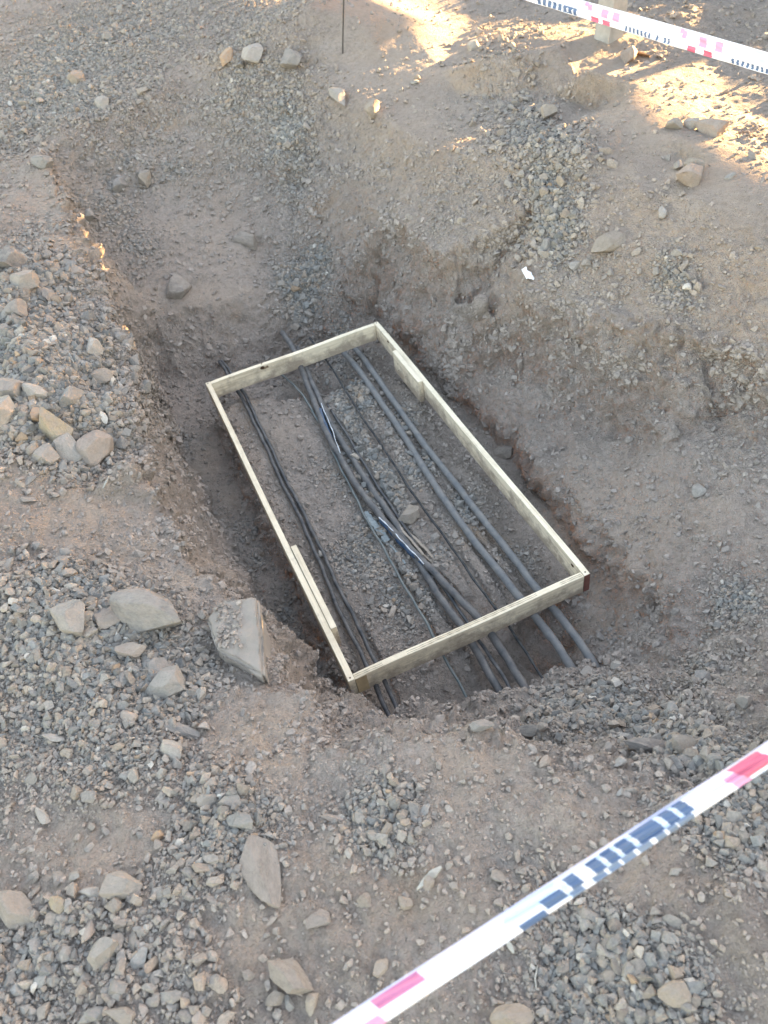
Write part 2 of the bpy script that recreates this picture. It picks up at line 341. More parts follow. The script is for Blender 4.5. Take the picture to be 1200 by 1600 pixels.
def soil_material():
    m, nt, b = newmat('soil', .95, .08)
    L = nt.links.new
    g = nd(nt, 'ShaderNodeNewGeometry'); pos = g.outputs['Position']
    at = nd(nt, 'ShaderNodeAttribute', attribute_name='gravel')
    def noise(s, d=6, r=.6):
        n = nd(nt, 'ShaderNodeTexNoise', Scale=s, Detail=d, Roughness=r); L(pos, n.inputs['Vector']); return n.outputs[0]
    big = ramp(nt, [(.28, (.243, .208, .182)), (.5, (.302, .257, .223)), (.72, (.350, .304, .268))]); L(noise(1.8, 8, .62), big.inputs[0])
    fine = ramp(nt, [(.30, (.60, .58, .56)), (.5, (1, 1, 1)), (.72, (1.28, 1.28, 1.30))]); L(noise(46, 7, .7), fine.inputs[0])
    sand = mixc(nt, big.outputs[0], fine.outputs[0], .8, 'MULTIPLY')
    v = nd(nt, 'ShaderNodeTexVoronoi', Scale=150.0); L(pos, v.inputs['Vector'])
    gr = ramp(nt, [(.0, (.170, .162, .155)), (.35, (.235, .218, .20)), (.65, (.285, .254, .226)), (1, (.38, .35, .32))])
    sep = nd(nt, 'ShaderNodeSeparateColor'); L(v.outputs['Color'], sep.inputs[0]); L(sep.outputs[0], gr.inputs[0])
    grit = mixc(nt, gr.outputs[0], fine.outputs[0], .6, 'MULTIPLY')
    mm = nd(nt, 'ShaderNodeMath', operation='MULTIPLY_ADD'); L(noise(11, 5, .7), mm.inputs[0]); mm.inputs[1].default_value = 1.4; mm.inputs[2].default_value = -.95
    ad = nd(nt, 'ShaderNodeMath', operation='ADD', use_clamp=True); L(mm.outputs[0], ad.inputs[0]); L(at.outputs['Fac'], ad.inputs[1])
    col = mixc(nt, sand, grit, ad.outputs[0])
    och = ramp(nt, [(.60, (0, 0, 0)), (.75, (1, 1, 1))]); L(noise(2.9, 4, .55), och.inputs[0])
    f2 = nd(nt, 'ShaderNodeMath', operation='MULTIPLY'); L(och.outputs[0], f2.inputs[0]); f2.inputs[1].default_value = .45
    col = mixc(nt, col, (.33, .225, .135), f2.outputs[0])
    sa = nd(nt, 'ShaderNodeAttribute', attribute_name='sandy')
    s2 = nd(nt, 'ShaderNodeMath', operation='MULTIPLY'); L(sa.outputs['Fac'], s2.inputs[0])
    pr = ramp(nt, [(.3, (.25, .25, .25)), (.65, (.85, .85, .85))]); L(noise(4.5, 6, .65), pr.inputs[0]); L(pr.outputs[0], s2.inputs[1])
    col = mixc(nt, col, (.400, .322, .258), s2.outputs[0])
    L(col, b.inputs['Base Color'])
    # grain
    h1 = noise(210, 4, .65)
    sm = nd(nt, 'ShaderNodeMath', operation='MULTIPLY_ADD'); L(v.outputs['Distance'], sm.inputs[0]); sm.inputs[1].default_value = -.8; L(h1, sm.inputs[2])
    bp = nd(nt, 'ShaderNodeBump', Strength=.9, Distance=.006); L(sm.outputs[0], bp.inputs['Height'])
    h2 = noise(60, 6, .7)
    bp2 = nd(nt, 'ShaderNodeBump', Strength=.8, Distance=.018); L(h2, bp2.inputs['Height']); L(bp.outputs[0], bp2.inputs['Normal'])
    L(bp2.outputs[0], b.inputs['Normal'])
    return m
SOIL = soil_material()
def gravel_material():
    m, nt, b = newmat('gravel', .9, .12)
    L = nt.links.new
    at = nd(nt, 'ShaderNodeAttribute', attribute_name='tint')
    g = nd(nt, 'ShaderNodeNewGeometry')
    n = nd(nt, 'ShaderNodeTexNoise', Scale=170.0, Detail=5.0, Roughness=.7); L(g.outputs['Position'], n.inputs['Vector'])
    r = ramp(nt, [(.3, (.62, .62, .62)), (.7, (1.25, 1.22, 1.18))]); L(n.outputs[0], r.inputs[0])
    L(mixc(nt, at.outputs['Color'], r.outputs[0], .8, 'MULTIPLY'), b.inputs['Base Color'])
    bp = nd(nt, 'ShaderNodeBump', Strength=.4, Distance=.003); L(n.outputs[0], bp.inputs['Height']); L(bp.outputs[0], b.inputs['Normal'])
    return m
GRAV = gravel_material()
def stone_material(name, base, alt, spread=.25):
    m, nt, b = newmat(name, .88, .15)
    L = nt.links.new
    tc = nd(nt, 'ShaderNodeTexCoord'); oi = nd(nt, 'ShaderNodeObjectInfo')
    def noise(s, d, r):
        n = nd(nt, 'ShaderNodeTexNoise', noise_dimensions='4D', Scale=s, Detail=d, Roughness=r); L(tc.outputs['Object'], n.inputs['Vector'])
        mu = nd(nt, 'ShaderNodeMath', operation='MULTIPLY'); mu.inputs[1].default_value = 40; L(oi.outputs['Random'], mu.inputs[0]); L(mu.outputs[0], n.inputs['W'])
        return n.outputs[0]
    r1 = ramp(nt, [(.38, base), (.62, alt)]); L(noise(1.7, 7, .7), r1.inputs[0])
    r2 = ramp(nt, [(.32, (.6, .6, .6)), (.5, (1, 1, 1)), (.7, (1.35, 1.33, 1.28))]); L(noise(9, 6, .75), r2.inputs[0])
    c = mixc(nt, r1.outputs[0], r2.outputs[0], .7, 'MULTIPLY')
    lo, hi = 1 - spread, 1 + spread
    r3 = ramp(nt, [(0, (lo, lo, lo * 1.03)), (.5, (.92, .90, .87)), (1, (hi * .95, hi * .94, hi * .92))]); L(oi.outputs['Random'], r3.inputs[0])
    c = mixc(nt, c, r3.outputs[0], 1.0, 'MULTIPLY')
    dm = ramp(nt, [(.40, (.15, .15, .15)), (.62, (.75, .75, .75))]); L(noise(2.6, 6, .7), dm.inputs[0])   # caked dust in patches
    c = mixc(nt, c, (.300, .262, .230), dm.outputs[0])
    L(c, b.inputs['Base Color'])
    bp = nd(nt, 'ShaderNodeBump', Strength=.35, Distance=.05); L(noise(8, 8, .68), bp.inputs['Height']); L(bp.outputs[0], b.inputs['Normal'])
    return m
ST = {
 'grey': stone_material('grey_stone', (.20, .192, .18), (.295, .274, .252)),
 'blue': stone_material('blue_grey_stone', (.185, .19, .188), (.28, .272, .26)),
 'tan': stone_material('tan_stone', (.225, .19, .155), (.315, .27, .22)),
 'pink': stone_material('pinkish_stone', (.26, .21, .18), (.35, .29, .25)),
 'ochre': stone_material('ochre_stone', (.27, .225, .15), (.34, .29, .20), .1),
 'white': stone_material('pale_stone', (.32, .30, .27), (.42, .39, .355), .1),
 'slate': stone_material('dark_slate', (.12, .118, .115), (.18, .172, .165), .15),
 'orange': stone_material('orange_stone', (.40, .24, .13), (.48, .33, .20), .1),
 'dust': stone_material('dusty_stone', (.20, .175, .152), (.265, .232, .20), .12),
}
def plain(name, col, rough=.6, spec=.3, var=.25, scale=40, bump=.0):
    m, nt, b = newmat(name, rough, spec)
    L = nt.links.new
    tc = nd(nt, 'ShaderNodeNewGeometry')
    n = nd(nt, 'ShaderNodeTexNoise', Scale=float(scale), Detail=6.0, Roughness=.65); L(tc.outputs['Position'], n.inputs['Vector'])
    r = ramp(nt, [(.3, (1 - var,) * 3), (.7, (1 + var,) * 3)]); L(n.outputs[0], r.inputs[0])
    L(mixc(nt, col, r.outputs[0], 1.0, 'MULTIPLY'), b.inputs['Base Color'])
    if bump:
        bp = nd(nt, 'ShaderNodeBump', Strength=bump, Distance=.004); L(n.outputs[0], bp.inputs['Height']); L(bp.outputs[0], b.inputs['Normal'])
    return m

# ------------------------------------------------------------------ ground object
idx = np.arange(NY * NX).reshape(NY, NX)
F = np.stack([idx[:-1, :-1], idx[:-1, 1:], idx[1:, 1:], idx[1:, :-1]], -1).reshape(-1, 4)
ground = link('ground', mesh_np('ground', P, F, SOIL, True, {'gravel': ('FLOAT', np.clip(grav - .25, 0, 1)), 'sandy': ('FLOAT', SANDY)}), kind='structure')
bpy.context.view_layer.update()
def hit(u, v):
    ok, loc, n, _ = ground.ray_cast(Vector((0, 0, HC)), Vector(ray(u, v)))
    return (np.array(loc), np.array(n)) if ok else (un(u, v, .5), np.array([0, 0, 1.]))
def drop(x, y):
    ok, loc, n, _ = ground.ray_cast(Vector((x, y, 3)), Vector((0, 0, -1)))
    return (np.array(loc), np.array(n)) if ok else (np.array([x, y, .5]), np.array([0, 0, 1.]))

# ------------------------------------------------------------------ gravel: one mesh of angular chips
import bmesh
def hull_proto(n, seed):
    r = np.random.default_rng(seed)
    v = r.normal(size=(n, 3)); v /= np.linalg.norm(v, axis=1)[:, None]; v *= r.uniform(.88, 1.06, (n, 1))
    bm = bmesh.new()
    for p in v: bm.verts.new(p)
    res = bmesh.ops.convex_hull(bm, input=bm.verts)
    bmesh.ops.delete(bm, geom=[g for g in res['geom_interior'] if isinstance(g, bmesh.types.BMVert)], context='VERTS')
    bmesh.ops.triangulate(bm, faces=bm.faces)
    bm.verts.ensure_lookup_table(); bm.verts.index_update()
    V = np.array([p.co for p in bm.verts]); Fc = np.array([[q.index for q in f.verts] for f in bm.faces])
    bm.free()
    return V, Fc
PROT = [hull_proto(n, 100 + i) for i, n in enumerate([12, 11, 14, 12, 10, 13, 16, 12, 11, 15, 12, 14, 13, 11, 16, 18])]
PAL = np.array([(.20,.192,.18),(.235,.222,.205),(.17,.172,.168),(.26,.235,.208),(.285,.245,.205),(.205,.205,.20),(.33,.295,.255),(.245,.212,.182),(.44,.41,.37),(.27,.222,.18),(.13,.132,.132),(.31,.23,.16)])
PW = np.array([.16,.16,.11,.12,.10,.10,.05,.09,.02,.06,.02,.01]); PW /= PW.sum()
def chips(n, w_, lo, hi, expo, sink=.35, flat=(.28, .75)):
    A = P.reshape(NY, NX, 3)
    cell = np.linalg.norm(np.cross(A[:-1, 1:] - A[:-1, :-1], A[1:, :-1] - A[:-1, :-1]), axis=2).ravel()
    wt = cell * w_.reshape(NY, NX)[:-1, :-1].ravel()
    cs = np.cumsum(wt); cs /= cs[-1]
    k = np.searchsorted(cs, rng.random(n)); j, i = k // (NX - 1), k % (NX - 1)
    a, b = rng.random((n, 1)), rng.random((n, 1))
    pos = A[j, i] * (1 - a) * (1 - b) + A[j, i + 1] * a * (1 - b) + A[j + 1, i] * (1 - a) * b + A[j + 1, i + 1] * a * b
    nn = N.reshape(NY, NX, 3)[j, i]
    dist = np.linalg.norm(pos - [0, 0, HC], axis=1)
    u = rng.random(n)
    s = lo * (1 - u * (1 - (lo / hi) ** expo)) ** (-1 / expo)
    s *= np.clip(dist / 2.4, .85, 2.2) ** .7
    return pos, nn, s
def build_chips(sets, name, label):
    VV, FF, CC = [], [], []; off = 0
    for pos, nn, s, sink, flat, dusty in sets:
        n = len(s)
        yaw = rng.uniform(0, 2 * np.pi, n)
        up = nn + rng.normal(0, .30, (n, 3)); up /= np.linalg.norm(up, axis=1)[:, None]
        t = np.stack([np.cos(yaw), np.sin(yaw), np.zeros(n)], 1)
        t -= up * (t * up).sum(1)[:, None]; t /= np.linalg.norm(t, axis=1)[:, None]
        q = np.cross(up, t)
        sa = s * rng.uniform(.9, 1.3, n); sb = s * rng.uniform(.62, 1.0, n); sc = s * rng.uniform(flat[0], flat[1], n)
        col = PAL[rng.choice(len(PAL), n, p=PW)] * rng.uniform(.82, 1.2, (n, 1))
        gq = np.clip(.10 + .85 * bil(grav.reshape(NY, NX), pos[:, 0], pos[:, 1]), 0, .92) * dusty     # stones in the loose soil are coated with it
        soilc = np.array([.305, .264, .234]) * rng.uniform(.85, 1.15, (n, 1))
        col = soilc + (col - soilc) * gq[:, None]
        kind = rng.integers(0, len(PROT), n)
        for k, (V, Fc) in enumerate(PROT):
            m = kind == k; c = int(m.sum())
            if not c: continue
            X = (V[None, :, 0:1] * (sa[m, None, None] * t[m, None, :]) + V[None, :, 1:2] * (sb[m, None, None] * q[m, None, :]) + V[None, :, 2:3] * (sc[m, None, None] * up[m, None, :]))
            X += (pos[m] + nn[m] * (sc[m] * (1 - 2 * sink))[:, None])[:, None, :]
            VV.append(X.reshape(-1, 3)); CC.append(np.repeat(np.concatenate([col[m], np.ones((c, 1))], 1), len(V), 0))
            FF.append((Fc[None] + (off + np.arange(c) * len(V))[:, None, None]).reshape(-1, 3)); off += c * len(V)
    me = mesh_np(name, np.concatenate(VV), np.concatenate(FF), GRAV, False, {'tint': ('FLOAT_COLOR', np.concatenate(CC))})
    return link(name, me, label=label, cat=name, kind='stuff')
uu, vv_ = pix(P)
vis = ((uu > -60) & (uu < 1260) & (vv_ > -60) & (vv_ < 1680) & (P[:, 1] > .05))
vis = np.where(vis, 1.0, np.where((np.hypot(P[:, 0], P[:, 1] - 2.5) < 4.2) & (P[:, 1] > -.8), .30, 0))      # thinner beyond the photo's edges
dist = np.linalg.norm(P - [0, 0, HC], axis=1)
scr = vis / np.maximum(dist, 1.2) ** 1.3 * np.clip((cabd - .008) / .02, .04, 1) * np.clip(1 - 1.5 * hmask, .03, 1)
lit = np.clip(1 - .75 * LITM, .12, 1)
scr = scr * lit
gpw = np.clip(grav, 0, 1.3)
g1 = (gpw ** 1.9 + .10 * gpw) * scr
coarse = np.clip(blobs([(60,600,130,1),(60,450,70,1),(90,660,90,1),(100,960,110,1),(210,1000,90,1),(270,1070,70,1),(300,1220,90,.8),(180,1400,150,.5),(60,1500,120,.7),(900,1100,90,1),(1060,1170,90,1.2),(1130,1310,80,.8),(960,1500,110,.8),(620,1280,70,.6),(300,1560,150,.5),(860,370,60,.6),(800,130,120,.5),(1050,200,120,.6),(460,480,25,.5),(700,830,90,.3),(590,800,50,.8),(640,930,50,.7),(660,720,25,1),(630,660,20,1),(560,720,40,.7),(730,800,25,.8)]) - .15, 0, 1.5)
sA = chips(150000, (g1 + .018 * scr) * (1 - .0 * slope), .0028, .0078, 1.5)
sB = chips(36000, (gpw ** 2.0 + .05) * scr, .0055, .0125, 1.9)
sC = chips(7000, (coarse + .06 * grav) * gpw ** 1.3 * scr * (1 - .6 * slope), .009, .021, 2.2)
slabp = np.array([un(u, v, .424) for u, v in zip(rng.uniform(338, 378, 200), rng.uniform(945, 1012, 200))])
slabp = slabp[rng.random(200) < .9]
sS = (slabp, np.tile([0, 0, 1.], (len(slabp), 1)), .003 + .007 * rng.random(len(slabp)) ** 2)
wD = scr * (.12 + 1.0 * slope) * np.clip(-.1 + 2.6 * fb(5.5, 40.1), .03, 1.6) * (1 - .85 * LWALL)
wD *= np.where(P[:, 1] > 4.2, .25, 1)
sD = chips(24000, wD, .0035, .016, 1.5)
gravel = build_chips([(*sS, .1, (.3, .7), .8), (*sD, .60, (.7, 1.0), .12), (*sA, .36, (.5, .95), 1), (*sB, .30, (.45, .95), 1), (*sC, .24, (.45, .95), 1)], 'gravel', 'crushed grey and tan gravel lying over the soil of the pit and its banks')

# ------------------------------------------------------------------ stones as individuals
def rock_mesh(name, seed, cuts=9, sub=3, rough=.04, lo=.5, hi=.86):
    r = np.random.default_rng(seed)
    bm = bmesh.new(); bmesh.ops.create_icosphere(bm, subdivisions=sub, radius=1)
    V = np.array([v.co for v in bm.verts])
    V = V * (1 + .16 * perlin(V * 1.1 + seed * 3.7))[:, None]
    for _ in range(cuts):
        n = r.normal(size=3); n /= np.linalg.norm(n); d = r.uniform(lo, hi)
        e = V @ n - d; V = V - n * np.where(e > 0, e * .97, 0)[:, None]
    V = V * (1 + rough * perlin(V * 3.1 + seed) + rough * .6 * perlin(V * 8 + seed))[:, None]
    V -= (V.max(0) + V.min(0)) / 2
    V /= (V.max(0) - V.min(0)) / 2
    for v, c in zip(bm.verts, V): v.co = c
    me = bpy.data.meshes.new(name); bm.to_mesh(me); bm.free()
    me.polygons.foreach_set('use_smooth', np.zeros(len(me.polygons), bool))
    return me
ANG = [rock_mesh('stone', 200 + i, 15, 3, .03, .42, .62) for i in range(10)]
RND = [rock_mesh('stone', 300 + i, 5, 3, .03, .7, .95) for i in range(5)]
_mcache = {}
def with_mat(me, key):
    k = (me.name, key)
    if k not in _mcache:
        m = me.copy(); m.materials.clear(); m.materials.append(ST[key]); _mcache[k] = m
    return _mcache[k]
def put(me, key, p, up, axis_, half, sink, label, group=None, cat='stone', name='stone'):
    up = Vector(up).normalized(); a = Vector(axis_); a = (a - up * a.dot(up)).normalized(); b = up.cross(a)
    o = link(name, with_mat(me, key), label=label, cat=cat, group=group)
    rot = Matrix((a, b, up)).transposed().to_4x4()
    o.matrix_world = Matrix.Translation(Vector(p) + up * half[2] * (1 - 2 * sink)) @ rot @ Matrix.Diagonal((*half, 1))
    return o
# (u, v, long px, short px, image angle of the long side in degrees (0 = right, + = clockwise/down), thickness ratio, colour, shape a/r, label)
BIG = [
 (238,962,106,62,8,.75,'grey','r','largest speckled grey rounded boulder on the left bank, its right end tan'),
 (172,968,46,38,0,.35,'pink','a','flat pinkish heart shaped stone just left of the largest rounded boulder'),
 (112,972,62,46,0,.6,'grey','a','pale angular grey rock left of the flat pinkish heart shaped stone'),
 (208,1022,50,32,-8,.6,'pink','a','pinkish wedge shaped rock just below the largest rounded boulder'),
 (250,1048,46,30,0,.55,'grey','a','grey block between the pinkish wedge rock and the dark bellied rock'),
 (264,1080,62,46,-5,.75,'grey','a','grey rock with a dark underside, below the boulder group on the left bank'),
 (278,1141,64,20,22,.6,'grey','a','long narrow grey splinter of rock under the dark bellied rock'),
 (269,1176,38,34,10,.7,'white','a','cream coloured angular stone below the long narrow rock splinter'),
 (152,712,46,50,0,.75,'pink','r','rounded grey pink stone at the right end of the left gravel pile'),
 (108,710,38,44,60,.6,'grey','a','dark grey jagged stone touching the rounded grey pink one'),
 (88,676,56,48,-25,.65,'ochre','a','yellow ochre rock in the gravel pile left of the pit'),
 (8,656,40,52,80,.7,'white','a','cream rock with pale face cut by the left picture edge'),
 (18,620,44,40,0,.65,'blue','a','pale blue grey boulder above the cream rock at the left edge'),
 (55,617,36,20,12,.6,'white','r','small smooth white oblong stone in the left gravel pile'),
 (112,626,30,28,0,.8,'blue','a','blue green cube like stone right of the smooth white oblong stone'),
 (160,592,34,26,0,.4,'tan','r','flat oval tan stone near the pit edge above the blue green stone'),
 (146,551,28,20,0,.6,'white','a','pale chunky stone at the top of the left gravel pile'),
 (60,654,20,26,70,.7,'orange','a','small orange and cream stone beside the yellow ochre rock'),
 (75,718,30,28,-60,.6,'grey','a','pale grey stone leaning under the yellow ochre rock'),
 (192,693,18,18,0,.8,'blue','a','small bright blue grey stone alone on the brown pit edge'),
 (42,448,38,26,0,.6,'grey','a','grey stone in the upper left gravel pile near the picture edge'),
 (24,418,36,26,10,.7,'slate','a','dark purplish brown stone at the upper left edge'),
 (30,488,30,20,0,.6,'grey','r','rounded grey stone below the dark purplish one'),
 (407,1364,126,58,84,.22,'dust','a','big flat wedge shaped slab lying in the near foreground'),
 (378,1284,46,32,12,.6,'blue','a','pale blue grey stone just above the big flat wedge slab'),
 (360,1254,40,32,10,.5,'grey','a','square grey stone above the pale blue grey one'),
 (326,1249,38,28,-10,.6,'grey','a','grey stone at the left of the square grey stone'),
 (192,1388,60,42,-8,.7,'grey','a','whitish grey angular rock in the lower left foreground'),
 (139,1396,34,18,0,.6,'white','a','small white flat stone left of the whitish grey angular rock'),
 (94,1417,32,30,-30,.8,'ochre','a','yellow tan pyramid shaped stone in the lower left foreground'),
 (26,1424,76,58,50,.6,'dust','r','large smooth dusty boulder at the lower left picture edge'),
 (162,1490,62,38,-55,.6,'grey','a','upright pointed grey stone in the lower left foreground'),
 (180,1418,30,32,70,.6,'dust','a','dusty block below the whitish grey angular rock'),
 (456,1526,76,54,35,.5,'dust','a','large half buried brownish rock in the bottom foreground'),
 (246,1308,18,22,60,.7,'orange','a','small orange stone in the middle of the near left bank'),
 (66,1276,34,22,50,.5,'white','a','white slanting stone on the near left bank'),
 (85,1155,36,15,5,.5,'white','a','flat bright white stone on the left bank below the gravel pile'),
 (188,1588,52,34,5,.6,'dust','a','brown stone cut by the bottom picture edge at left'),
 (150,1586,36,30,0,.6,'blue','a','blue grey stone cut by the bottom picture edge at left'),
 (798,1588,64,42,-5,.7,'tan','r','rounded tan stone at the bottom edge below the tape'),
 (1050,1556,50,58,70,.7,'tan','a','light tan angular rock in the bottom right gravel patch'),
 (1008,1545,40,16,50,.5,'pink','a','narrow pinkish stone beside the light tan angular rock'),
 (700,1494,28,22,20,.6,'blue','a','blue grey stone right under the near barrier tape'),
 (1067,1163,42,36,-20,.8,'tan','a','square cornered tan block in the rubble on the right'),
 (1074,1190,48,26,-15,.5,'grey','a','grey slab under the square cornered tan block'),
 (1008,1166,72,26,-3,.6,'slate','a','dark slate wedge left of the square cornered tan block'),
 (840,1146,60,20,12,.5,'slate','r','long smooth dark stone at the top of the near bank'),
 (752,1135,40,22,-12,.6,'grey','a','grey stone on the near lip of the pit below the frame'),
 (1049,1105,40,18,0,.45,'grey','r','flat oval grey stone on the rubble slope right of the cables'),
 (1098,1060,32,24,20,.4,'blue','a','blue grey plate of stone in the small pile right of the pipes'),
 (1163,1098,26,24,0,.7,'grey','a','pale grey chunk on the right slope near the picture edge'),
 (985,1108,40,16,-28,.6,'blue','a','blue green splinter on the rubble slope near the pipe ends'),
 (963,1042,18,18,60,.5,'white','a','small pale triangular stone right of the pipe ends'),
 (918,1052,20,22,40,.4,'grey','a','flat pale chip resting against the end of the thickest pipe'),
 (640,808,36,26,-35,.45,'tan','a','tan five sided stone lying on the earth between the cables'),
 (278,448,40,32,0,.4,'dust','a','large dusty stone stuck in the back slope of the pit'),
 (385,379,34,18,12,.5,'tan','a','flat pale tan stone on the back slope of the pit'),
 (187,292,20,20,0,.7,'grey','r','rounded grey stone on the upper shelf of the back slope'),
 (138,336,16,22,80,.6,'grey','a','grey stone low on the scree at the upper left slope'),
 (226,281,22,16,20,.6,'tan','a','small tan stone next to the rounded grey one on the shelf'),
 (64,259,28,14,10,.6,'blue','a','blue stone on the upper left pit edge'),
 (121,131,20,16,20,.6,'tan','a','tan stone on the upper left ground above the pit'),
 (162,165,22,16,40,.6,'grey','a','grey stone at the top of the back left slope'),
 (397,89,46,20,-14,.5,'white','a','pale wedge stone on the rim behind the pit'),
 (358,91,20,18,0,.6,'orange','a','orange brown stone left of the pale wedge stone'),
 (455,100,36,18,10,.5,'grey','a','grey slab on the rim right of the pale wedge stone'),
 (530,152,40,14,32,.5,'grey','a','long grey stone along the crest behind the pit'),
 (586,174,20,20,20,.7,'tan','a','brown block at the end of the long grey crest stone'),
 (952,387,50,26,-30,.5,'tan','a','tan slab tilted on the upper right slope'),
 (853,387,20,24,0,.7,'blue','a','greenish stone left of the tilted tan slab'),
 (1036,334,16,18,0,.8,'white','a','small pale cube like stone on the right crest'),
 (1076,284,46,30,10,.7,'pink','a','large pinkish brown rock at the edge of the sunlight'),
 (1084,266,32,16,-10,.7,'tan','a','tan rock behind the large pinkish brown rock'),
 (1060,262,18,16,0,.8,'grey','a','pale grey rock left of the tan rock in the sunlight'),
 (1106,208,58,20,10,.6,'pink','a','long pinkish rock in the sunlit strip'),
 (1080,198,16,20,-50,.7,'white','a','small white rock at the left end of the long pinkish rock'),
 (1053,200,28,14,15,.6,'grey','a','grey rock sunlit on its right tip beside the small white rock'),
 (853,182,28,18,10,.7,'tan','a','cream rock catching the sun in the middle of the far bank'),
 (741,76,10,26,80,.6,'white','a','thin white stone standing upright on the far mound'),
 (981,90,20,18,-60,.9,'pink','a','pinkish stone at the foot of the far post'),
 (788,708,32,26,0,.4,'dust','a','flat dusty stone bridging the trench beside the right board'),
 (1093,771,28,22,20,.5,'grey','a','grey stone in the lower right wall of the pit'),
 (524,1281,52,14,5,.5,'pink','a','long pinkish stone at the edge of the sandy strip in front'),
 (586,1305,32,30,0,.6,'grey','a','grey lump in the gravel right of the long pinkish stone'),
 (496,1436,42,30,-20,.3,'dust','a','thin triangular plate of rock in the near foreground'),
 (572,1412,26,26,60,.6,'tan','a','tan triangular stone on the sandy strip left of the tape'),
 (633,1410,30,28,50,.4,'tan','a','flat tan stone above the near tape'),
 (120,1240,26,18,-60,.6,'tan','a','tan stone in the gravel above the small orange one'),
 (296,1588,30,30,30,.6,'grey','a','grey stone at the bottom edge left of centre'),
 (502,867,12,14,0,.8,'white','a','pale stone resting on the two thin cables'),
]
for k, (u, v, a, b, ang, th, col, shp, lab) in enumerate(BIG):
    if v < 200: a, b = a * .76, b * .76
    elif v < 420: a, b = a * .84, b * .84
    elif max(a, b) < 60: a, b = a * .92, b * .92
    p, n = hit(u, v)
    ca, sa_ = math.cos(R(ang)), math.sin(R(ang))
    z = p[2]
    A0, A1 = un(u - ca * a / 2, v - sa_ * a / 2, z), un(u + ca * a / 2, v + sa_ * a / 2, z)
    B0, B1 = un(u + sa_ * b / 2, v - ca * b / 2, z), un(u - sa_ * b / 2, v + ca * b / 2, z)
    la, lb = np.linalg.norm(A1 - A0) / 2, np.linalg.norm(B1 - B0) / 2
    la *= 1.06 if abs(sa_) < .6 else .98; lb *= 1.06 if abs(ca) < .6 else .92
    up = np.array([0, 0, 1.]) * .6 + n * .4
    me = rock_mesh('stone', 500 + k, 15 if shp == 'a' else 9, 4 if max(a, b) > 40 else 3, .03, .42 if shp == 'a' else .62, .62 if shp == 'a' else .82)
    hc = min(la, lb) * (th * 1.1 if th < .35 else min(1.0, th * 1.45))
    put(me, col, p, up, A1 - A0, (la, lb, hc), .42 if lab.startswith('large dusty stone stuck') else .24 if v > 420 else .32, lab)

AREAS = [((0, 330, 260, 760), 'small angular stone in the gravel pile left of the pit', 'small stones of the left gravel pile', 46),
         ((0, 860, 330, 1180), 'small grey or tan stone around the boulders on the left bank', 'small stones around the boulders on the left bank', 46),
         ((0, 1190, 560, 1600), 'small stone lying on the near left foreground soil', 'small stones of the near left foreground', 50),
         ((560, 1180, 1200, 1600), 'small stone lying under and beyond the near barrier tape', 'small stones around the near barrier tape', 34),
         ((790, 1040, 1200, 1200), 'small broken stone on the rubble slope below the pipe ends', 'small stones of the rubble slope', 26),
         ((640, 60, 1200, 420), 'small stone on the bank beyond the right wall of the pit', 'small stones on the far right bank', 6)]
cnt = 0
for (x0, y0, x1, y1), lab, grp, n_ in AREAS:
    got = 0; tries = 0
    while got < n_ and tries < 4000:
        tries += 1
        u, v = rng.uniform(x0, x1), rng.uniform(y0, y1)
        p, n = hit(u, v)
        i, j = np.searchsorted(XS, p[0]), np.searchsorted(YS, p[1])
        if i >= NX or j >= NY: continue
        if rng.random() > (coarse.reshape(NY, NX)[j, i] + .12): continue
        if p[2] < .1 and y0 < 1000: continue
        s = .0095 + .0105 * rng.random() ** 2.0
        s *= np.clip(np.linalg.norm(p - [0, 0, HC]) / 2.0, .9, 1.8)
        shp = ANG[rng.integers(len(ANG))] if rng.random() < .8 else RND[rng.integers(len(RND))]
        col = rng.choice(['grey', 'blue', 'tan', 'pink', 'dust', 'white'], p=[.36, .2, .16, .1, .14, .04])
        up = n + rng.normal(0, .25, 3); yaw = rng.uniform(0, 6.28)
        put(shp, col, p, up, (math.cos(yaw), math.sin(yaw), .01), (s * rng.uniform(1, 1.35), s * rng.uniform(.65, .95), s * rng.uniform(.35, .65)), .25, lab, grp)
        got += 1
    cnt += got
print('stones', cnt + len(BIG), 'ground', len(P), 'gravel tris', len(gravel.data.polygons))

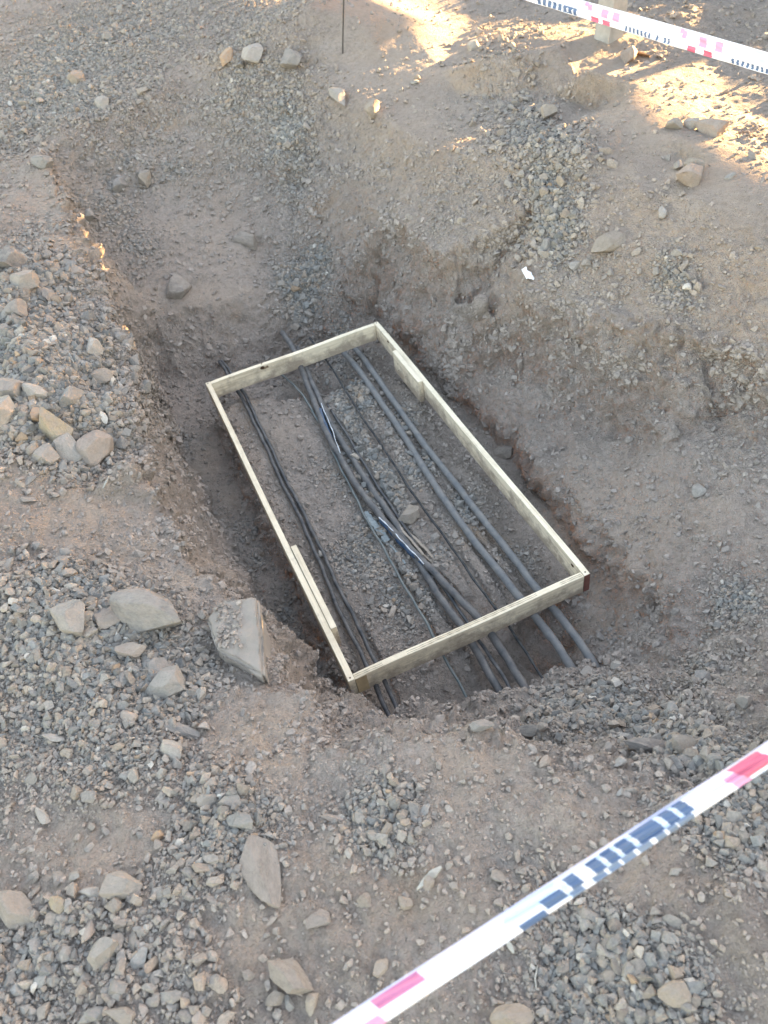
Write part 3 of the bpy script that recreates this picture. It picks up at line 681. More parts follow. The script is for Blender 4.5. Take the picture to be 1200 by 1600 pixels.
# ------------------------------------------------------------------ the wooden frame
def wood_material(name, c0, c1, along='X', rough=.75):
    m, nt, b = newmat(name, rough, .2)
    L = nt.links.new
    tc = nd(nt, 'ShaderNodeTexCoord'); mp = nd(nt, 'ShaderNodeMapping'); L(tc.outputs['Object'], mp.inputs[0])
    mp.inputs['Scale'].default_value = (2.2, 45, 45)
    n = nd(nt, 'ShaderNodeTexNoise', Scale=1.6, Detail=7.0, Roughness=.6, Distortion=.6); L(mp.outputs[0], n.inputs['Vector'])
    r = ramp(nt, [(.30, c0), (.52, c1), (.75, tuple(min(1, x * 1.10) for x in c1))]); L(n.outputs[0], r.inputs[0])
    n2 = nd(nt, 'ShaderNodeTexNoise', Scale=7.0, Detail=6.0, Roughness=.7); L(tc.outputs['Object'], n2.inputs['Vector'])
    r2 = ramp(nt, [(.34, (.60, .57, .52)), (.52, (1, 1, 1))]); L(n2.outputs[0], r2.inputs[0])
    c = mixc(nt, r.outputs[0], r2.outputs[0], .45, 'MULTIPLY')
    sp = nd(nt, 'ShaderNodeSeparateXYZ'); L(tc.outputs['Object'], sp.inputs[0])
    mz = nd(nt, 'ShaderNodeMath', operation='MULTIPLY_ADD'); L(sp.outputs[2], mz.inputs[0]); mz.inputs[1].default_value = -4.0; mz.inputs[2].default_value = -.06
    n3 = nd(nt, 'ShaderNodeTexNoise', Scale=16.0, Detail=7.0, Roughness=.75); L(tc.outputs['Object'], n3.inputs['Vector'])
    ma = nd(nt, 'ShaderNodeMath', operation='ADD'); L(n3.outputs[0], ma.inputs[0]); L(mz.outputs[0], ma.inputs[1])
    mr = ramp(nt, [(.52, (0, 0, 0)), (.74, (.8, .8, .8))]); L(ma.outputs[0], mr.inputs[0])       # dried mud, mostly towards the lower edge
    c = mixc(nt, c, (.27, .215, .17), mr.outputs[0])
    L(c, b.inputs['Base Color'])
    bp = nd(nt, 'ShaderNodeBump', Strength=.3, Distance=.002); L(n.outputs[0], bp.inputs['Height']); L(bp.outputs[0], b.inputs['Normal'])
    return m
WOOD = wood_material('pale_board', (.56, .46, .325), (.76, .66, .50))
EDGE = wood_material('board_edge', (.66, .55, .395), (.81, .70, .53))
PLY = plain('ply_line', (.36, .31, .22), .8, .1, .3, 60)
REDP = plain('red_brown_paint', (.17, .075, .06), .8, .2, .2, 60)
BROWN = plain('brown_stain', (.27, .20, .13), .8, .1, .2, 60)
STAIN = plain('yellow_brown_stain', (.44, .33, .20), .8, .1, .15, 50)
KNOT = plain('dark_knot', (.09, .055, .035), .8, .1, .3, 80)
RUST = plain('rusty_nail', (.07, .035, .02), .7, .3, .3, 100)
TL, TR, BR, BL = (Vector(un(u, v, 0)) for u, v in ((320.5,598.5),(590,502),(922,896),(544,1065.5)))
TH, HB = .0205, .080
def local_box(x0, x1, y0, y1, z0, z1, mats, bevel=.0012, seg=1, warp=0, top=1):
    """box with its top face given material slot `top`; length along x is subdivided so that a sawn board can bend a little"""
    bm = bmesh.new(); n = max(1, int((x1 - x0) / .04)) if warp else 1
    ring = []
    for i in range(n + 1):
        x = x0 + (x1 - x0) * i / n; dz = warp * math.sin(i / n * 9.3) ; dy = warp * math.sin(i / n * 6.1 + 1) * .8
        if i in (0, n): dz = dy = 0
        ring.append([bm.verts.new((x, y, z)) for y, z in ((y0 + dy, z0 + dz), (y1 + dy, z0 + dz), (y1 + dy, z1 + dz), (y0 + dy, z1 + dz))])
    for a, b in zip(ring[:-1], ring[1:]):
        for k in range(4):
            f = bm.faces.new((a[k], b[k], b[(k + 1) % 4], a[(k + 1) % 4])); f.material_index = top if k == 2 else 0
    bm.faces.new(ring[0]); bm.faces.new(ring[-1][::-1])
    bmesh.ops.recalc_face_normals(bm, faces=bm.faces)
    bmesh.ops.bevel(bm, geom=[e for e in bm.edges if e.calc_length() > .001 and len(e.link_faces) == 2 and e.calc_face_angle(0) > .8], offset=bevel, segments=seg, affect='EDGES')
    me = bpy.data.meshes.new('board'); bm.to_mesh(me); bm.free()
    for m in mats: me.materials.append(m)
    return me
frame = link('wooden_formwork', None, label='rectangular formwork frame of pale wooden boards laid over the cables in the pit', cat='formwork')
frame.location = (TL + BR) / 2 - Vector((0, 0, HB))
bpy.context.view_layer.update()
fi = frame.matrix_world.inverted()
def board(name, A, B, inner, h, t, z1, mats, x0=0, x1=None, yo=0, warp=.0016, label=None, parent=None, **kw):
    """board running from A to B (top outer edge), thickness t towards `inner`"""
    d = (B - A); L_ = d.length; d.normalize(); y = Vector((0, 0, 1)).cross(d)
    sgn = 1 if y.dot(inner - A) > 0 else -1
    x1 = L_ if x1 is None else x1
    ya, yb = sorted((sgn * yo, sgn * (yo + t)))
    me = local_box(0, x1 - x0, ya, yb, -h, z1, mats, warp=warp, **kw)
    o = link(name, me, frame, label=label)
    M_ = Matrix((d, y, Vector((0, 0, 1)))).transposed().to_4x4(); M_.translation = A + d * x0
    o.matrix_parent_inverse = fi; o.matrix_world = M_
    bpy.context.view_layer.update()
    return o, sgn
cen = (TL + BR) / 2
dl = (BL - TL).normalized(); dt = (TR - TL).normalized()
bl, sl = board('side_board', TL, BL, cen, HB, TH, 0, [WOOD, EDGE], label='left long board of the frame')
br, sr = board('side_board', TR, BR, cen, HB, TH, 0, [WOOD, EDGE], label='right long board of the frame, red brown paint on its near end')
bt, s1 = board('end_board', TL + dt * (TH + .0008), TR - dt * (TH + .0008), cen, HB, TH, -.0015, [WOOD, EDGE], label='far short board with a dark knot')
bb, s2 = board('end_board', BL + dt * (TH + .0008), BR - dt * (TH + .0008), cen, HB, TH, -.0018, [WOOD, EDGE], label='near short plywood board with layered top edge')
def sub(name, parent, me):
    o = link(name, me, parent); return o
# plywood layers along the top of the near board
bm = bmesh.new(); Lb = (BR - BL).length - 2 * TH - .004
for q in (.0062, .0128):
    prev = None
    for i in range(60):
        x = .002 + (Lb - .004) * i / 59; y = s2 * (q + .0006 * math.sin(i * 1.9) + .0004 * math.sin(i * .7)); wd = .0009 + .0005 * math.sin(i * 2.7)
        cur = [bm.verts.new((x, y - wd, -.0004)), bm.verts.new((x, y + wd, -.0004))]
        if prev: bm.faces.new((prev[0], cur[0], cur[1], prev[1]))
        prev = cur
me = bpy.data.meshes.new('ply_line'); bm.to_mesh(me); bm.free(); me.materials.append(PLY)
ol = sub('ply_layers', bb, me)
def disc(cx, cy, cz, rx, ry, normal, mat, seed=0, name='knot', parent=None, k=18, depth=.0012):
    bm = bmesh.new(); r = random.Random(seed); vs_ = []
    n = Vector(normal).normalized(); a = n.orthogonal().normalized() if abs(n.z) > .9 else Vector((1, 0, 0)); b = n.cross(a)
    top = [bm.verts.new(Vector((cx, cy, cz)) + a * math.cos(t * 6.283 / k) * rx * r.uniform(.8, 1.1) + b * math.sin(t * 6.283 / k) * ry * r.uniform(.8, 1.1) + n * depth) for t in range(k)]
    bm.faces.new(top)
    c = [bm.verts.new(v.co - n * depth * 2) for v in top]
    for i in range(k): bm.faces.new((top[i], c[i], c[(i + 1) % k], top[(i + 1) % k]))
    bmesh.ops.recalc_face_normals(bm, faces=bm.faces)
    me = bpy.data.meshes.new(name); bm.to_mesh(me); bm.free(); me.materials.append(mat)
    return sub(name, parent, me)
Lt = (TR - TL).length - 2 * TH
disc(Lt * .30, s1 * (TH), -.012, .010, .009, (0, s1, 0), KNOT, 1, 'knot', bt)
disc(Lt * .315, s1 * (TH), -.017, .018, .006, (0, s1, 0), BROWN, 2, 'stain', bt, depth=.0006)
sub('stain', bb, local_box(.001, .036, -.0007 if s2 > 0 else -TH, 0.0 if s2 > 0 else .0007, -HB + .002, -.004, [STAIN, STAIN], bevel=.0002))
disc(.62 * 1.86 * .0 + .16, sr * TH, -.010, .008, .005, (0, sr, 0), KNOT, 3, 'knot', br)
disc(1.62, sr * TH, -.018, .007, .005, (0, sr, 0), KNOT, 4, 'knot', br)
# painted end of the right board
me = local_box((BR - TR).length - .0004, (BR - TR).length + .0012, sr * .0 if sr > 0 else -TH, TH if sr > 0 else 0, -HB + .001, -.001, [REDP, REDP], bevel=.0003)
sub('painted_end', br, me)
# cleats nailed inside
def at_top(A, B, u, v):
    p = Vector(un(u, v, 0)); return (p - A).dot((B - A).normalized())
cr, _ = board('cleat', TR, BR, cen, .098, .020, .006, [WOOD, EDGE], x0=at_top(TR, BR, 620, 548) , x1=at_top(TR, BR, 668, 594), yo=TH + .0006, warp=0, label='short cleat inside the right board')
cl_, _ = board('cleat', TL, BL, cen, .085, .020, .004, [WOOD, EDGE], x0=at_top(TL, BL, 455, 855), x1=at_top(TL, BL, 515, 985), yo=TH + .0006, warp=0, label='long cleat inside the left board')
def nail(p, parent, n=(0, 0, 1), r=.0028, L_=.012):
    bm = bmesh.new()
    bmesh.ops.create_cone(bm, cap_ends=True, segments=8, radius1=.0011, radius2=.0011, depth=L_, matrix=Matrix.Translation((0, 0, L_ / 2)))
    bmesh.ops.create_cone(bm, cap_ends=True, segments=10, radius1=r, radius2=r * .9, depth=.001, matrix=Matrix.Translation((0, 0, L_)))
    bmesh.ops.transform(bm, matrix=Matrix.Translation(p) @ Vector(n).to_track_quat('Z', 'Y').to_matrix().to_4x4(), verts=bm.verts)
    me = bpy.data.meshes.new('nail'); bm.to_mesh(me); bm.free(); me.materials.append(RUST)
    return sub('nail', parent, me)
for bx_, xx, yy in ((bl, .010, sl * .010), (bl, (BL - TL).length - .010, sl * .010), (br, .010, sr * .010), (br, (BR - TR).length - .012, sr * .010)):
    nail((xx, yy, -.009), bx_, (0, 0, 1), .0026, .010)
nail((Lt * .302, s1 * .012, -.004), bt, (.1, .1, 1), .004, .010)
nail((Lt * .325, s1 * TH, -.012), bt, (.3, s1, .6), .0025, .010)
for x, z in ((.05, -.03), (.05, -.065), (.13, -.045)): nail((x, (TH + .0206) * sr - .010 * sr, z), cr, (0, sr, 0), .0025, .011)
for x, z in ((.06, -.03), (.2, -.06), (.26, -.03)): nail((x, (TH + .0206) * sl - .010 * sl, z), cl_, (0, sl, 0), .0025, .011)

# ------------------------------------------------------------------ cables and pipes
def cable_material(name, col, dust, rough=.55, amount=.5):
    m, nt, b = newmat(name, rough, .35)
    L = nt.links.new
    g = nd(nt, 'ShaderNodeNewGeometry')
    n = nd(nt, 'ShaderNodeTexNoise', Scale=24.0, Detail=7.0, Roughness=.7); L(g.outputs['Position'], n.inputs['Vector'])
    r = ramp(nt, [(.5 - amount * .35, (0, 0, 0)), (.72, (1, 1, 1))]); L(n.outputs[0], r.inputs[0])
    L(mixc(nt, col, dust, r.outputs[0]), b.inputs['Base Color'])
    bp = nd(nt, 'ShaderNodeBump', Strength=.3, Distance=.003); L(n.outputs[0], bp.inputs['Height']); L(bp.outputs[0], b.inputs['Normal'])
    return m
DUST = (.19, .175, .165)
CB = {'thick': cable_material('grey_pipe', (.075, .088, .105), (.215, .20, .185), .6, .85),
      'black': cable_material('black_cable', (.018, .022, .030), (.13, .12, .115), .45, .45),
      'dark': cable_material('dusty_black_cable', (.026, .033, .044), (.175, .16, .148), .55, .8),
      'thin': cable_material('thin_black_cable', (.018, .02, .024), (.09, .085, .08), .6, .2),
      'green': cable_material('grey_green_cable', (.08, .105, .11), (.18, .175, .165), .6, .6)}
BLUE = cable_material('blue_black_sleeve', (.02, .05, .10), (.07, .10, .15), .22, .25)
WHITE_T = plain('white_thread', (.62, .64, .66), .6, .3, .1, 60)
def catmull(pts, per=10):
    pts = [pts[0]] + list(pts) + [pts[-1]]; out = []
    for i in range(1, len(pts) - 2):
        p0, p1, p2, p3 = (np.array(pts[i + k]) for k in (-1, 0, 1, 2))
        for k in range(per):
            t = k / per
            out.append(.5 * ((2 * p1) + (p2 - p0) * t + (2 * p0 - 5 * p1 + 4 * p2 - p3) * t * t + (3 * p1 - p0 - 3 * p2 + p3) * t ** 3))
    out.append(np.array(pts[-2])); return out
def tube(name, path, r, mat, parent=None, seg=12, bumpy=.06, **kw):
    path = [Vector(p) for p in path]; n = len(path); V = []; 
    for i, p in enumerate(path):
        t = (path[min(i + 1, n - 1)] - path[max(i - 1, 0)]).normalized(); a = t.cross(Vector((0, 0, 1))).normalized(); b = a.cross(t)
        rr = r * (1 + bumpy * math.sin(i * .73) * math.sin(i * .31 + 2))
        for k in range(seg):
            th = k * 2 * math.pi / seg; V.append(p + a * math.cos(th) * rr + b * math.sin(th) * rr)
    V = np.array(V); Fq = []
    for i in range(n - 1):
        for k in range(seg):
            Fq.append((i * seg + k, i * seg + (k + 1) % seg, (i + 1) * seg + (k + 1) % seg, (i + 1) * seg + k))
    me = bpy.data.meshes.new(name); me.from_pydata([tuple(v) for v in V], [], Fq + [tuple(range(seg))[::-1], tuple(range((n - 1) * seg, n * seg))])
    me.polygons.foreach_set('use_smooth', np.ones(len(me.polygons), bool)); me.update(); me.materials.append(mat)
    return link(name, me, parent, **kw)
def cable_path(px, lift, zmin=-.105, ends=(0, 0)):
    out = []
    for k, (u, v) in enumerate(px):
        z = -.09
        for _ in range(8):
            c = un(u, v, z); g = float(bil(ZB, c[0], c[1])); z = max(g, zmin) + lift
        out.append(np.array(un(u, v, z)))
    n = len(out)
    if ends[0]:
        d = out[0] - out[1]; d[2] = 0; d /= np.linalg.norm(d); out.insert(0, out[0] + d * .10 - np.array([0, 0, .05]))
    if ends[1]:
        d = out[-1] - out[-2]; d[2] = 0; d /= np.linalg.norm(d); out.append(out[-1] + d * .10 - np.array([0, 0, .07]))
    for _ in range(2):
        out = [out[0]] + [(a + 2 * b + c) / 4 for a, b, c in zip(out[:-2], out[1:-1], out[2:])] + [out[-1]]
    out = catmull(out, 12); ph = out[0][0] * 50; wob = .45 if px is COURSE[0] or px is COURSE[1] else .8
    for k, p_ in enumerate(out):
        a = min(1, k / 12, (len(out) - 1 - k) / 12)
        out[k] = p_ + np.array([.0022 * math.sin(k * .21 + ph) + .0012 * math.sin(k * .57 + ph * 2), 0, .0015 * math.sin(k * .33 + ph)]) * a * wob
    return out
GC = 'cables running under the frame'
def cable(name, px, r, mat, label, lift=None, **kw):
    return tube(name, cable_path(px, (r * .75 if lift is None else lift) + .003, ends=(1, 1), **kw), r, CB[mat], label=label, cat='pipe' if name == 'pipe' else 'cable', group=GC)
cable('pipe', COURSE[0], .0135, 'thick', 'second thick grey pipe from the right inside the frame')
cable('pipe', COURSE[1], .0130, 'thick', 'rightmost thick grey pipe, nearest the right board')
cable('cable', COURSE[2], .0044, 'thin', 'thin black cable between the bundle and the thick grey pipes', lift=.013)
cB = cable('cable', COURSE[3], .0130, 'dark', 'thick dusty black cable with blue sleeves in the middle bundle', lift=.020)
cable('cable', COURSE[4], .0130, 'dark', 'thick black cable on the right of the middle bundle, crossing under the sleeved one', lift=.009)
cable('cable', COURSE[5], .0058, 'black', 'narrow black cable hidden between the thick ones of the bundle', lift=.007)
cable('cable', COURSE[6], .0046, 'green', 'thin grey green cable left of the middle bundle', lift=.013)
cable('cable', COURSE[7], .0080, 'black', 'left one of the two black cables nearest the left board')
cable('cable', COURSE[8], .0072, 'black', 'right one of the two black cables nearest the left board')
def lift_of(px, dz):
    return catmull([np.array(un(u, v, z)) for u, v, z in px], 10)
def along(o_px, lift, r, k0=0):
    pth = cable_path(o_px, lift)
    return pth
s1_ = cable_path([(500,640),(506,660),(514,686),(527,708)], .0225)
sl1 = tube('sleeve', s1_, .0105, BLUE, cB, bumpy=.1)
s2_ = cable_path([(596,812),(612,832),(632,852),(650,870),(664,882)], .0215)
sl2 = tube('sleeve', s2_, .0120, BLUE, cB, bumpy=.1)
tube('pull_cord', cable_path([(502,630),(511,652),(522,680),(532,708)], .034), .0016, WHITE_T, cB, seg=6, bumpy=.3)
tube('pull_cord', cable_path([(592,808),(610,825),(625,842),(645,862),(662,881)], .036), .0020, WHITE_T, cB, seg=6, bumpy=.5)

# splinters, chips of plastic and litter
def shard(name, pts, w, t, mat, label, cat, lift=.008, seed=0):
    r = random.Random(seed); bm = bmesh.new(); prev = None
    path = [np.array(p) for p in pts]
    for i, p in enumerate(path):
        p = Vector(p); d = Vector(path[min(i + 1, len(path) - 1)] - path[max(i - 1, 0)]).normalized(); a = d.cross(Vector((0, 0, 1))).normalized()
        ww = w * (.35 if i in (0, len(path) - 1) else 1) * r.uniform(.75, 1.15)
        cur = [bm.verts.new(p + a * ww * s_ + Vector((0, 0, h))) for s_, h in ((-.5, 0), (.5, 0), (.4, t * r.uniform(.6, 1.2)), (-.4, t * r.uniform(.6, 1.2)))]
        if prev:
            for k in range(4): bm.faces.new((prev[k], cur[k], cur[(k + 1) % 4], prev[(k + 1) % 4]))
        else: bm.faces.new(cur[::-1])
        prev = cur
    bm.faces.new(prev); bmesh.ops.recalc_face_normals(bm, faces=bm.faces)
    me = bpy.data.meshes.new(name); bm.to_mesh(me); bm.free(); me.materials.append(mat)
    return link(name, me, label=label, cat=cat)
def strip(px, dz): 
    out = []
    for u, v in px:
        p, n = hit(u, v); out.append(p + np.array([0, 0, dz]))
    return out
OLDW = wood_material('weathered_wood', (.26, .24, .21), (.40, .38, .34))
GREYP = plain('grey_sheet', (.25, .27, .27), .7, .2, .25, 50, .4)
PAPER = plain('white_paper', (.82, .83, .86), .8, .2, .08, 30)
shard('wood_splinter', cable_path([(610,806),(628,826),(646,848),(662,868)], .022), .010, .003, OLDW, 'pale weathered splinter lying on the cable bundle', 'splinter', seed=1)
shard('wood_splinter', cable_path([(630,824),(648,840),(664,857),(681,876)], .010), .012, .004, OLDW, 'whitish splinter right of the cable bundle beside the tan stone', 'splinter', seed=2)
shard('wood_splinter', cable_path([(660,866),(668,875),(678,881)], .006), .010, .004, OLDW, 'short pale splinter at the lower end of the cable sleeve', 'splinter', seed=3)
shard('plastic_scrap', cable_path([(570,800),(583,818),(598,836),(606,846)], .010), .026, .003, GREYP, 'grey torn plastic scrap left of the cable bundle', 'scrap', seed=4)
shard('plastic_scrap', cable_path([(592,843),(606,848),(618,858),(628,872),(633,882)], .004), .009, .004, GREYP, 'curled grey plastic strip below the torn scrap', 'scrap', seed=5)
for q, (a, b, w_, m_, lb) in enumerate([((462,1160 - 400),(470,772),.012,PAPER,None)][:0]): pass
shard('wood_splinter', strip([(108,553),(113,562),(118,572)], .010), .008, .006, OLDW, 'thin pale stick standing out of the left gravel pile', 'splinter', seed=6)
shard('wood_splinter', strip([(172,748),(167,758),(163,766)], .008), .006, .005, OLDW, 'small white stick on the pit edge below the rounded grey pink stone', 'splinter', seed=7)
shard('wood_splinter', strip([(652,1392),(665,1378),(678,1366),(690,1357)], .004), .014, .006, OLDW, 'grey strip of wood in the soil left of the near tape', 'splinter', seed=8)
shard('wood_splinter', strip([(790,1470),(797,1480),(803,1492)], .006), .009, .006, OLDW, 'brownish stick end sticking out under the near tape', 'splinter', seed=9)
shard('twig', strip([(840,1510),(836,1530),(838,1548)], .004), .004, .004, OLDW, 'thin dry twig on the gravel under the near tape', 'twig', seed=10)
shard('wood_splinter', strip([(975,82),(988,85),(1003,89),(1015,92)], .006), .022, .012, plain('rotten_wood', (.10, .055, .03), .9, .1, .4, 40), 'dark brown rotten wood at the foot of the far post', 'wood scrap', seed=11)
# crumpled scrap of paper on the right slope
p, n = hit(824, 434)
bm = bmesh.new()
nx = un(834, 434, p[2]) - un(824, 434, p[2]); ny = un(824, 424, p[2]) - un(824, 434, p[2])
sh = [(-1.0, -.9), (-.2, -1.0), (.15, -.3), (.75, -.4), (.75, .25), (1.4, .5), (.7, .75), (.05, 1.0), (-.1, .3)]
vsn = [bm.verts.new(Vector(p + nx * a * .9 - ny * b * .9 + np.array([0, 0, .012 + .012 * math.sin(i * 2.1)]))) for i, (a, b) in enumerate(sh)]
c0 = bm.verts.new(Vector(p + np.array([0, 0, .030])))
for i in range(len(vsn)): bm.faces.new((c0, vsn[i], vsn[(i + 1) % len(vsn)]))
me = bpy.data.meshes.new('paper_scrap'); bm.to_mesh(me); bm.free(); me.materials.append(PAPER)
o = link('paper_scrap', me, label='crumpled white scrap of paper on the right slope of the pit', cat='litter')
md = o.modifiers.new('thick', 'SOLIDIFY'); md.thickness = .0008

# the stone slab on the left lip of the pit
def slab(px, zt, h, mat, label):
    top = [Vector(un(u, v, z)) for u, v, z in px]
    bm = bmesh.new(); t = [bm.verts.new(p) for p in top]; c = sum(top, Vector()) / len(top)
    b = [bm.verts.new(c + (p - c) * .93 - Vector((0, 0, h))) for p in top]
    bm.faces.new(t); bm.faces.new(b[::-1])
    for i in range(len(t)): bm.faces.new((t[i], b[i], b[(i + 1) % len(t)], t[(i + 1) % len(t)]))
    bmesh.ops.recalc_face_normals(bm, faces=bm.faces)
    bmesh.ops.bevel(bm, geom=bm.edges[:], offset=.008, segments=2, affect='EDGES')
    bmesh.ops.triangulate(bm, faces=bm.faces)
    for _ in range(4): bmesh.ops.subdivide_edges(bm, edges=[e for e in bm.edges if e.calc_length() > .012], cuts=1, use_grid_fill=False); bmesh.ops.triangulate(bm, faces=bm.faces)
    bm.normal_update()
    co = np.array([v.co for v in bm.verts]); nn = np.array([v.normal for v in bm.verts])
    d = .006 * perlin(co * 14 + 2) + .003 * perlin(co * 45 + 5)
    for v, q in zip(bm.verts, co + nn * d[:, None]): v.co = q
    org = Vector(c); 
    for v in bm.verts: v.co -= org
    me = bpy.data.meshes.new('rock_slab'); bm.to_mesh(me); bm.free(); me.materials.append(mat)
    me.polygons.foreach_set('use_smooth', np.ones(len(me.polygons), bool))
    o = link('rock_slab', me, label=label, cat='rock'); o.location = org
    return o
slab([(338,1016,.425),(322,966,.42),(350,934,.425),(402,933,.43),(410,985,.43),(413,1058,.415)], 0, .17, stone_material('slab_rock', (.20, .18, .155), (.27, .24, .21), .05), 'solid squared block of dusty rock jutting over the left lip of the pit beside the frame')

# ------------------------------------------------------------------ post, rod, barrier tapes
def post(base, lean, az, h, s, label, group=None):
    root = link('wooden_post', None, label=label, cat='post', group=group)
    root.location = base
    bm = bmesh.new(); n = 14; rings = []
    for i in range(n + 1):
        z = -.12 + (h + .12) * i / n; k = 1 - .01 * math.sin(i * 1.3)
        rings.append([bm.verts.new((x * s / 2 * k + .0015 * math.sin(i * .8), y * s / 2 * k, z)) for x, y in ((-1, -1), (1, -1), (1, 1), (-1, 1))])
    for a, b in zip(rings[:-1], rings[1:]):
        for k in range(4): bm.faces.new((a[k], a[(k + 1) % 4], b[(k + 1) % 4], b[k]))
    bm.faces.new(rings[0][::-1]); bm.faces.new(rings[-1])
    bmesh.ops.bevel(bm, geom=[e for e in bm.edges if len(e.link_faces) == 2 and e.calc_face_angle(0) > .8], offset=.005, segments=2, affect='EDGES')
    me = bpy.data.meshes.new('shaft'); bm.to_mesh(me); bm.free()
    me.transform(Matrix.Rotation(math.pi / 2, 4, 'Y') @ Matrix.Identity(4)) if False else None
    me.materials.append(POSTW)
    a = link('shaft', me, root)
    root.rotation_euler = Matrix.Rotation(lean[0], 3, 'Y').to_4x4().to_euler() if False else (lean[1], lean[0], az)
    return root
POSTW = plain('weathered_post', (.31, .30, .285), .85, .15, .2, 14, .3)
p, n = hit(950, 60)
farpost = post(Vector(p), (.13, 0), R(28), 1.5, .100, 'leaning square wooden post on the sunlit bank behind the far tape')
p, n = hit(535.5, 83)
STEEL = plain('dark_steel', (.05, .045, .042), .6, .4, .2, 80)
top = Vector(p) + Vector((math.sin(.185), 0, math.cos(.185))) * 1.1
tube('steel_rod', catmull([p - np.array([0, 0, .1]), np.array(p), np.array(Vector(p).lerp(top, .5)) + np.array([.004, 0, 0]), np.array(top)], 8), .0045, STEEL, label='thin dark steel rod standing in the ground behind the pit', cat='rod', seg=8, bumpy=.1)

def tape_material(name, col, trans=.25):
    m, nt, b = newmat(name, .38, .4)
    b.inputs['Base Color'].default_value = (*col, 1)
    nt2 = nt; t = nd(nt, 'ShaderNodeBsdfTranslucent'); t.inputs['Color'].default_value = (*col, 1)
    mx = nd(nt, 'ShaderNodeMixShader'); mx.inputs[0].default_value = trans
    nt.links.new(b.outputs[0], mx.inputs[1]); nt.links.new(t.outputs[0], mx.inputs[2])
    nt.links.new(mx.outputs[0], nt.nodes['Material Output'].inputs[0])
    return m
TM = [tape_material('tape_white', (.84, .85, .90)), tape_material('tape_red', (.70, .17, .26)), tape_material('tape_blue', (.115, .175, .30)),
      tape_material('tape_pink', (.80, .38, .55)), tape_material('tape_pale_blue', (.62, .72, .88)), tape_material('tape_lavender', (.62, .63, .80)), tape_material('tape_magenta', (.66, .24, .40)), tape_material('tape_grey_blue', (.22, .28, .38))]
def tape(P0, P1, ext0, ext1, width, nseg, nw, tilt, arc, sag, marks, label, group):
    """ribbon from P0 to P1; marks = (u0, u1, t0, t1, slant, material) with u the photo column of the centre line, t across (0 lower edge)"""
    P0, P1 = Vector(P0), Vector(P1); d = (P1 - P0).normalized(); A = P0 - d * ext0; B = P1 + d * ext1
    S = np.linspace(0, 1, nseg + 1); L_ = (B - A).length
    cen_ = [A + (B - A) * s - Vector((0, 0, sag * 4 * s * (1 - s) - sag)) * 0 for s in S]
    V = []; U = []
    for i, c in enumerate(cen_):
        view = (Vector((0, 0, HC)) - (P0 + P1) / 2).normalized()
        wdir = d.cross(view).normalized()
        if wdir.z < 0 and abs(wdir.z) > .2 or (abs(wdir.z) <= .2 and wdir.y < 0): wdir = -wdir
        nrm = wdir.cross(d).normalized()
        if nrm.dot(view) < 0: nrm = -nrm
        s = S[i]
        tw = tilt + .10 * math.sin(s * L_ * 2.6) + .04 * math.sin(s * L_ * 9.7)
        wv = wdir * math.cos(tw) + nrm * math.sin(tw); nv = nrm * math.cos(tw) - wdir * math.sin(tw)
        c = c + nrm * .004 * math.sin(s * L_ * 4.1)
        U.append(pix(np.array(c))[0] if (np.array(c) - [0, 0, HC]) @ MC[:, 2] > .05 else -1e4)
        wid = width * (1 + .05 * math.sin(s * L_ * 3.3))
        for k in range(nw + 1):
            t = k / nw - .5
            bow = arc * (1 - 4 * t * t) + .0013 * math.sin(s * L_ * 31 + k * .6) + .0016 * math.sin(s * L_ * 13 - k * .35) * math.sin(s * L_ * 4.3)
            V.append(c + wv * (t * wid) + nv * bow)
    Fq, mi = [], []
    for i in range(nseg):
        uc = (U[i] + U[i + 1]) / 2
        for k in range(nw):
            t = (k + .5) / nw
            Fq.append((i * (nw + 1) + k, (i + 1) * (nw + 1) + k, (i + 1) * (nw + 1) + k + 1, i * (nw + 1) + k + 1))
            m_ = 0
            for u0, u1, t0, t1, sl_, mt in marks:
                if t0 <= t < t1 and u0 <= uc + sl_ * (t - (t0 + t1) / 2) < u1: m_ = mt
            mi.append(m_)
    me = bpy.data.meshes.new('barrier_tape'); me.from_pydata([tuple(v) for v in V], [], Fq)
    for m in TM: me.materials.append(m)
    me.polygons.foreach_set('material_index', np.array(mi, dtype=np.int32))
    me.polygons.foreach_set('use_smooth', np.ones(len(Fq), bool)); me.update()
    o = link('barrier_tape', me, label=label, cat='barrier tape', group=group)
    md = o.modifiers.new('thick', 'SOLIDIFY'); md.thickness = .0003
    return o, A, B
near_marks = [(0,3000,.90,1.0,0,5),
  (590,662,.48,.92,18,6),(540,592,.0,.35,18,3),
  (790,870,.45,.88,-14,4),(806,845,.0,.26,14,2),(846,878,.16,.58,16,2),(879,886,.0,.80,10,4),
  (887,904,.26,.80,12,2),(884,903,.0,.26,12,7),(905,922,.10,.90,12,0),
  (923,941,.26,.82,12,2),(919,938,.0,.26,12,7),(941,946,.05,.84,12,4),(946,963,.26,.85,12,2),(943,960,.0,.26,12,7),(963,968,.05,.86,12,4),
  (968,987,.26,.86,12,2),(964,983,.0,.26,12,7),(987,993,.05,.88,12,4),(993,1031,.26,.88,12,2),(989,1008,.0,.26,12,7),(1016,1030,.0,.26,12,7),(1031,1038,.08,.88,12,4),
  (1038,1054,.26,.88,12,2),(1035,1048,.0,.26,12,7),(1054,1060,.20,.88,12,4),(1060,1075,.26,.88,12,2),(1050,1073,.0,.26,12,7),
  (1136,1158,.0,.62,20,3),(1150,1196,.14,.86,22,1)]
tape(un(540,1612,.93), un(1210,1172,.98), .5, 1.0, .0285, 1500, 36, -.15, .006, .0, near_marks, 'near white barrier tape with blue letters and red blocks, crossing the bottom right', 'barrier tapes')
fm = []
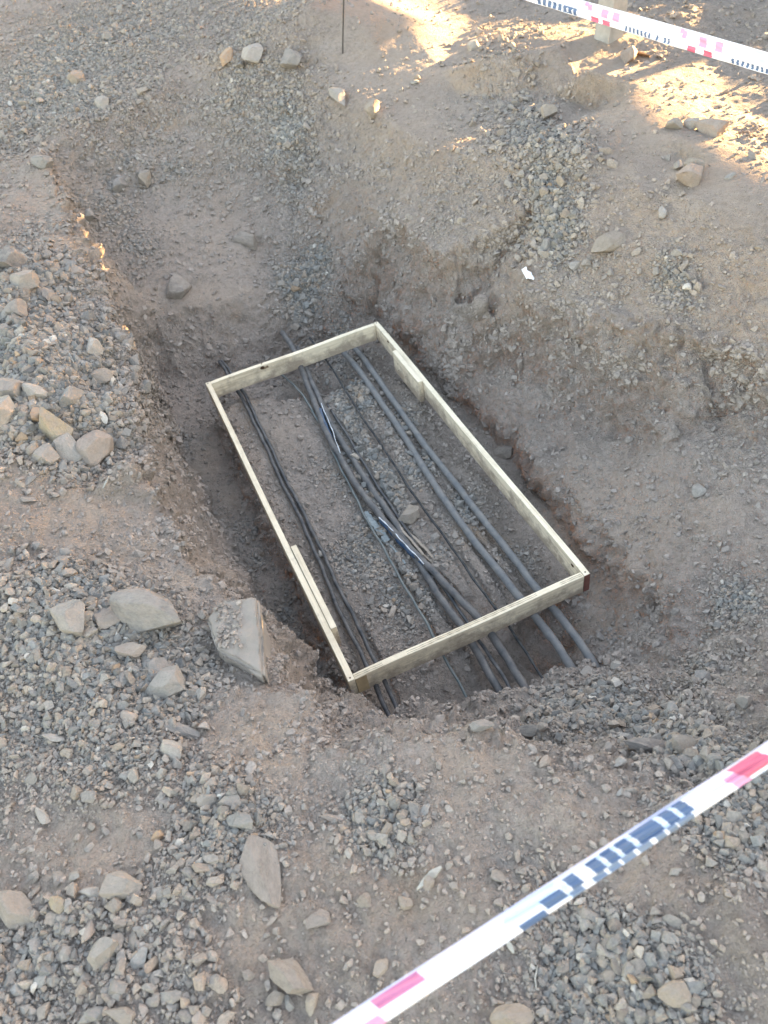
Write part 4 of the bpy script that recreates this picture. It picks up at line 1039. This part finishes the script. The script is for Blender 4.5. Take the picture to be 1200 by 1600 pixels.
for k in range(7): fm.append((842 + k * 8.2, 847.4 + k * 8.2, .02, .42, 5, 2))
fm += [(886,898,.02,.10,4,2),(886,898,.34,.42,4,2),(899,904,.02,.42,5,2)]
for a in (912, 1060): fm += [(a, a + 6, .72, .96, 4, 3), (a + 5, a + 12, .52, .90, 4, 3)]
for a, b in ((927,945),(1079,1104)):
    q = 11.5 if a < 1000 else 12.5
    fm += [(a, a + q, .0, .27, 5, 1), (b, b + q, .0, .27, 5, 1), (a + q + 1, a + 2 * q, .36, .82, 6, 3), (b + q + 1, b + 2 * q, .36, .82, 6, 3)]
fm += [(978,1052,.45,.95,0,4),(1145,1215,.45,.95,0,4),(840,905,.5,.95,0,4)]
for k in range(12):
    if k not in (7, 9): fm.append((980 + k * 6.1, 983.2 + k * 6.1, .03, .30, 4, 2))
for k in range(8): fm.append((1147 + k * 7.6, 1151 + k * 7.6, .03, .27, 4, 2))
tape(un(820,-12,.98), un(1230,108,.98), 1.4, 1.0, .058, 1400, 30, .1, .003, .0, fm, 'far white barrier tape with blue letters and red squares, crossing the top right', 'barrier tapes')

# ------------------------------------------------------------------ unseen raised box, added off to the right to cast shade over the pit
SHADE_BOX = plain('shade_box_paint', (.14, .20, .26), .6, .3, .1, 3)
BLK = plain('shade_box_steel', (.15, .15, .15), .9, .1, .15, 20)
bd = Vector((-.28, .96, 0)).normalized()
bn = Vector((.96, .28, 0))
org = Vector((7.5, 6.1, 0))                    # on the added box's far bottom edge
K0, K1, HBOT, HTOP, DEP = -4.5, 12.0, 1.245, 2.75, 2.4
shade_box = link('added_shade_box', None, label='long blue grey box on legs, unseen and added beyond the right edge to shade the pit', cat='container')
shade_box.location = org + bd * ((K0 + K1) / 2) - bn * DEP / 2 + Vector((0, 0, .5))
shade_box.rotation_euler = (0, 0, math.atan2(bd.y, bd.x))
bm = bmesh.new(); Lc = K1 - K0; n = int(Lc / .14); ring = []
for i in range(n + 1):
    x = -Lc / 2 + Lc * i / n; o_ = .03 if (i // 2) % 2 else 0
    ring.append([bm.verts.new((x, y, z)) for y, z in ((-DEP / 2 + o_, HBOT - .5), (DEP / 2 - o_, HBOT - .5), (DEP / 2 - o_, HTOP - .5), (-DEP / 2 + o_, HTOP - .5))])
for a, b in zip(ring[:-1], ring[1:]):
    for k in range(4): bm.faces.new((a[k], b[k], b[(k + 1) % 4], a[(k + 1) % 4]))
bm.faces.new(ring[0][::-1]); bm.faces.new(ring[-1])
bmesh.ops.recalc_face_normals(bm, faces=bm.faces)
me = bpy.data.meshes.new('shade_box_body'); bm.to_mesh(me); bm.free(); me.materials.append(SHADE_BOX)
link('shade_box_body', me, shade_box)
for i in (0, 1, 2, 3):
    for s in (-1, 1):
        bm = bmesh.new(); bmesh.ops.create_cube(bm, size=1, matrix=Matrix.Translation((-Lc / 2 + .3 + (Lc - .6) * i / 3, s * (DEP / 2 - .25), (HBOT - .5) / 2 - .15)) @ Matrix.Diagonal((.12, .12, HBOT - .5 + .296, 1)))
        bmesh.ops.bevel(bm, geom=bm.edges[:], offset=.015, segments=1, affect='EDGES')
        me = bpy.data.meshes.new('shade_box_leg'); bm.to_mesh(me); bm.free(); me.materials.append(BLK)
        link('shade_box_leg', me, shade_box)
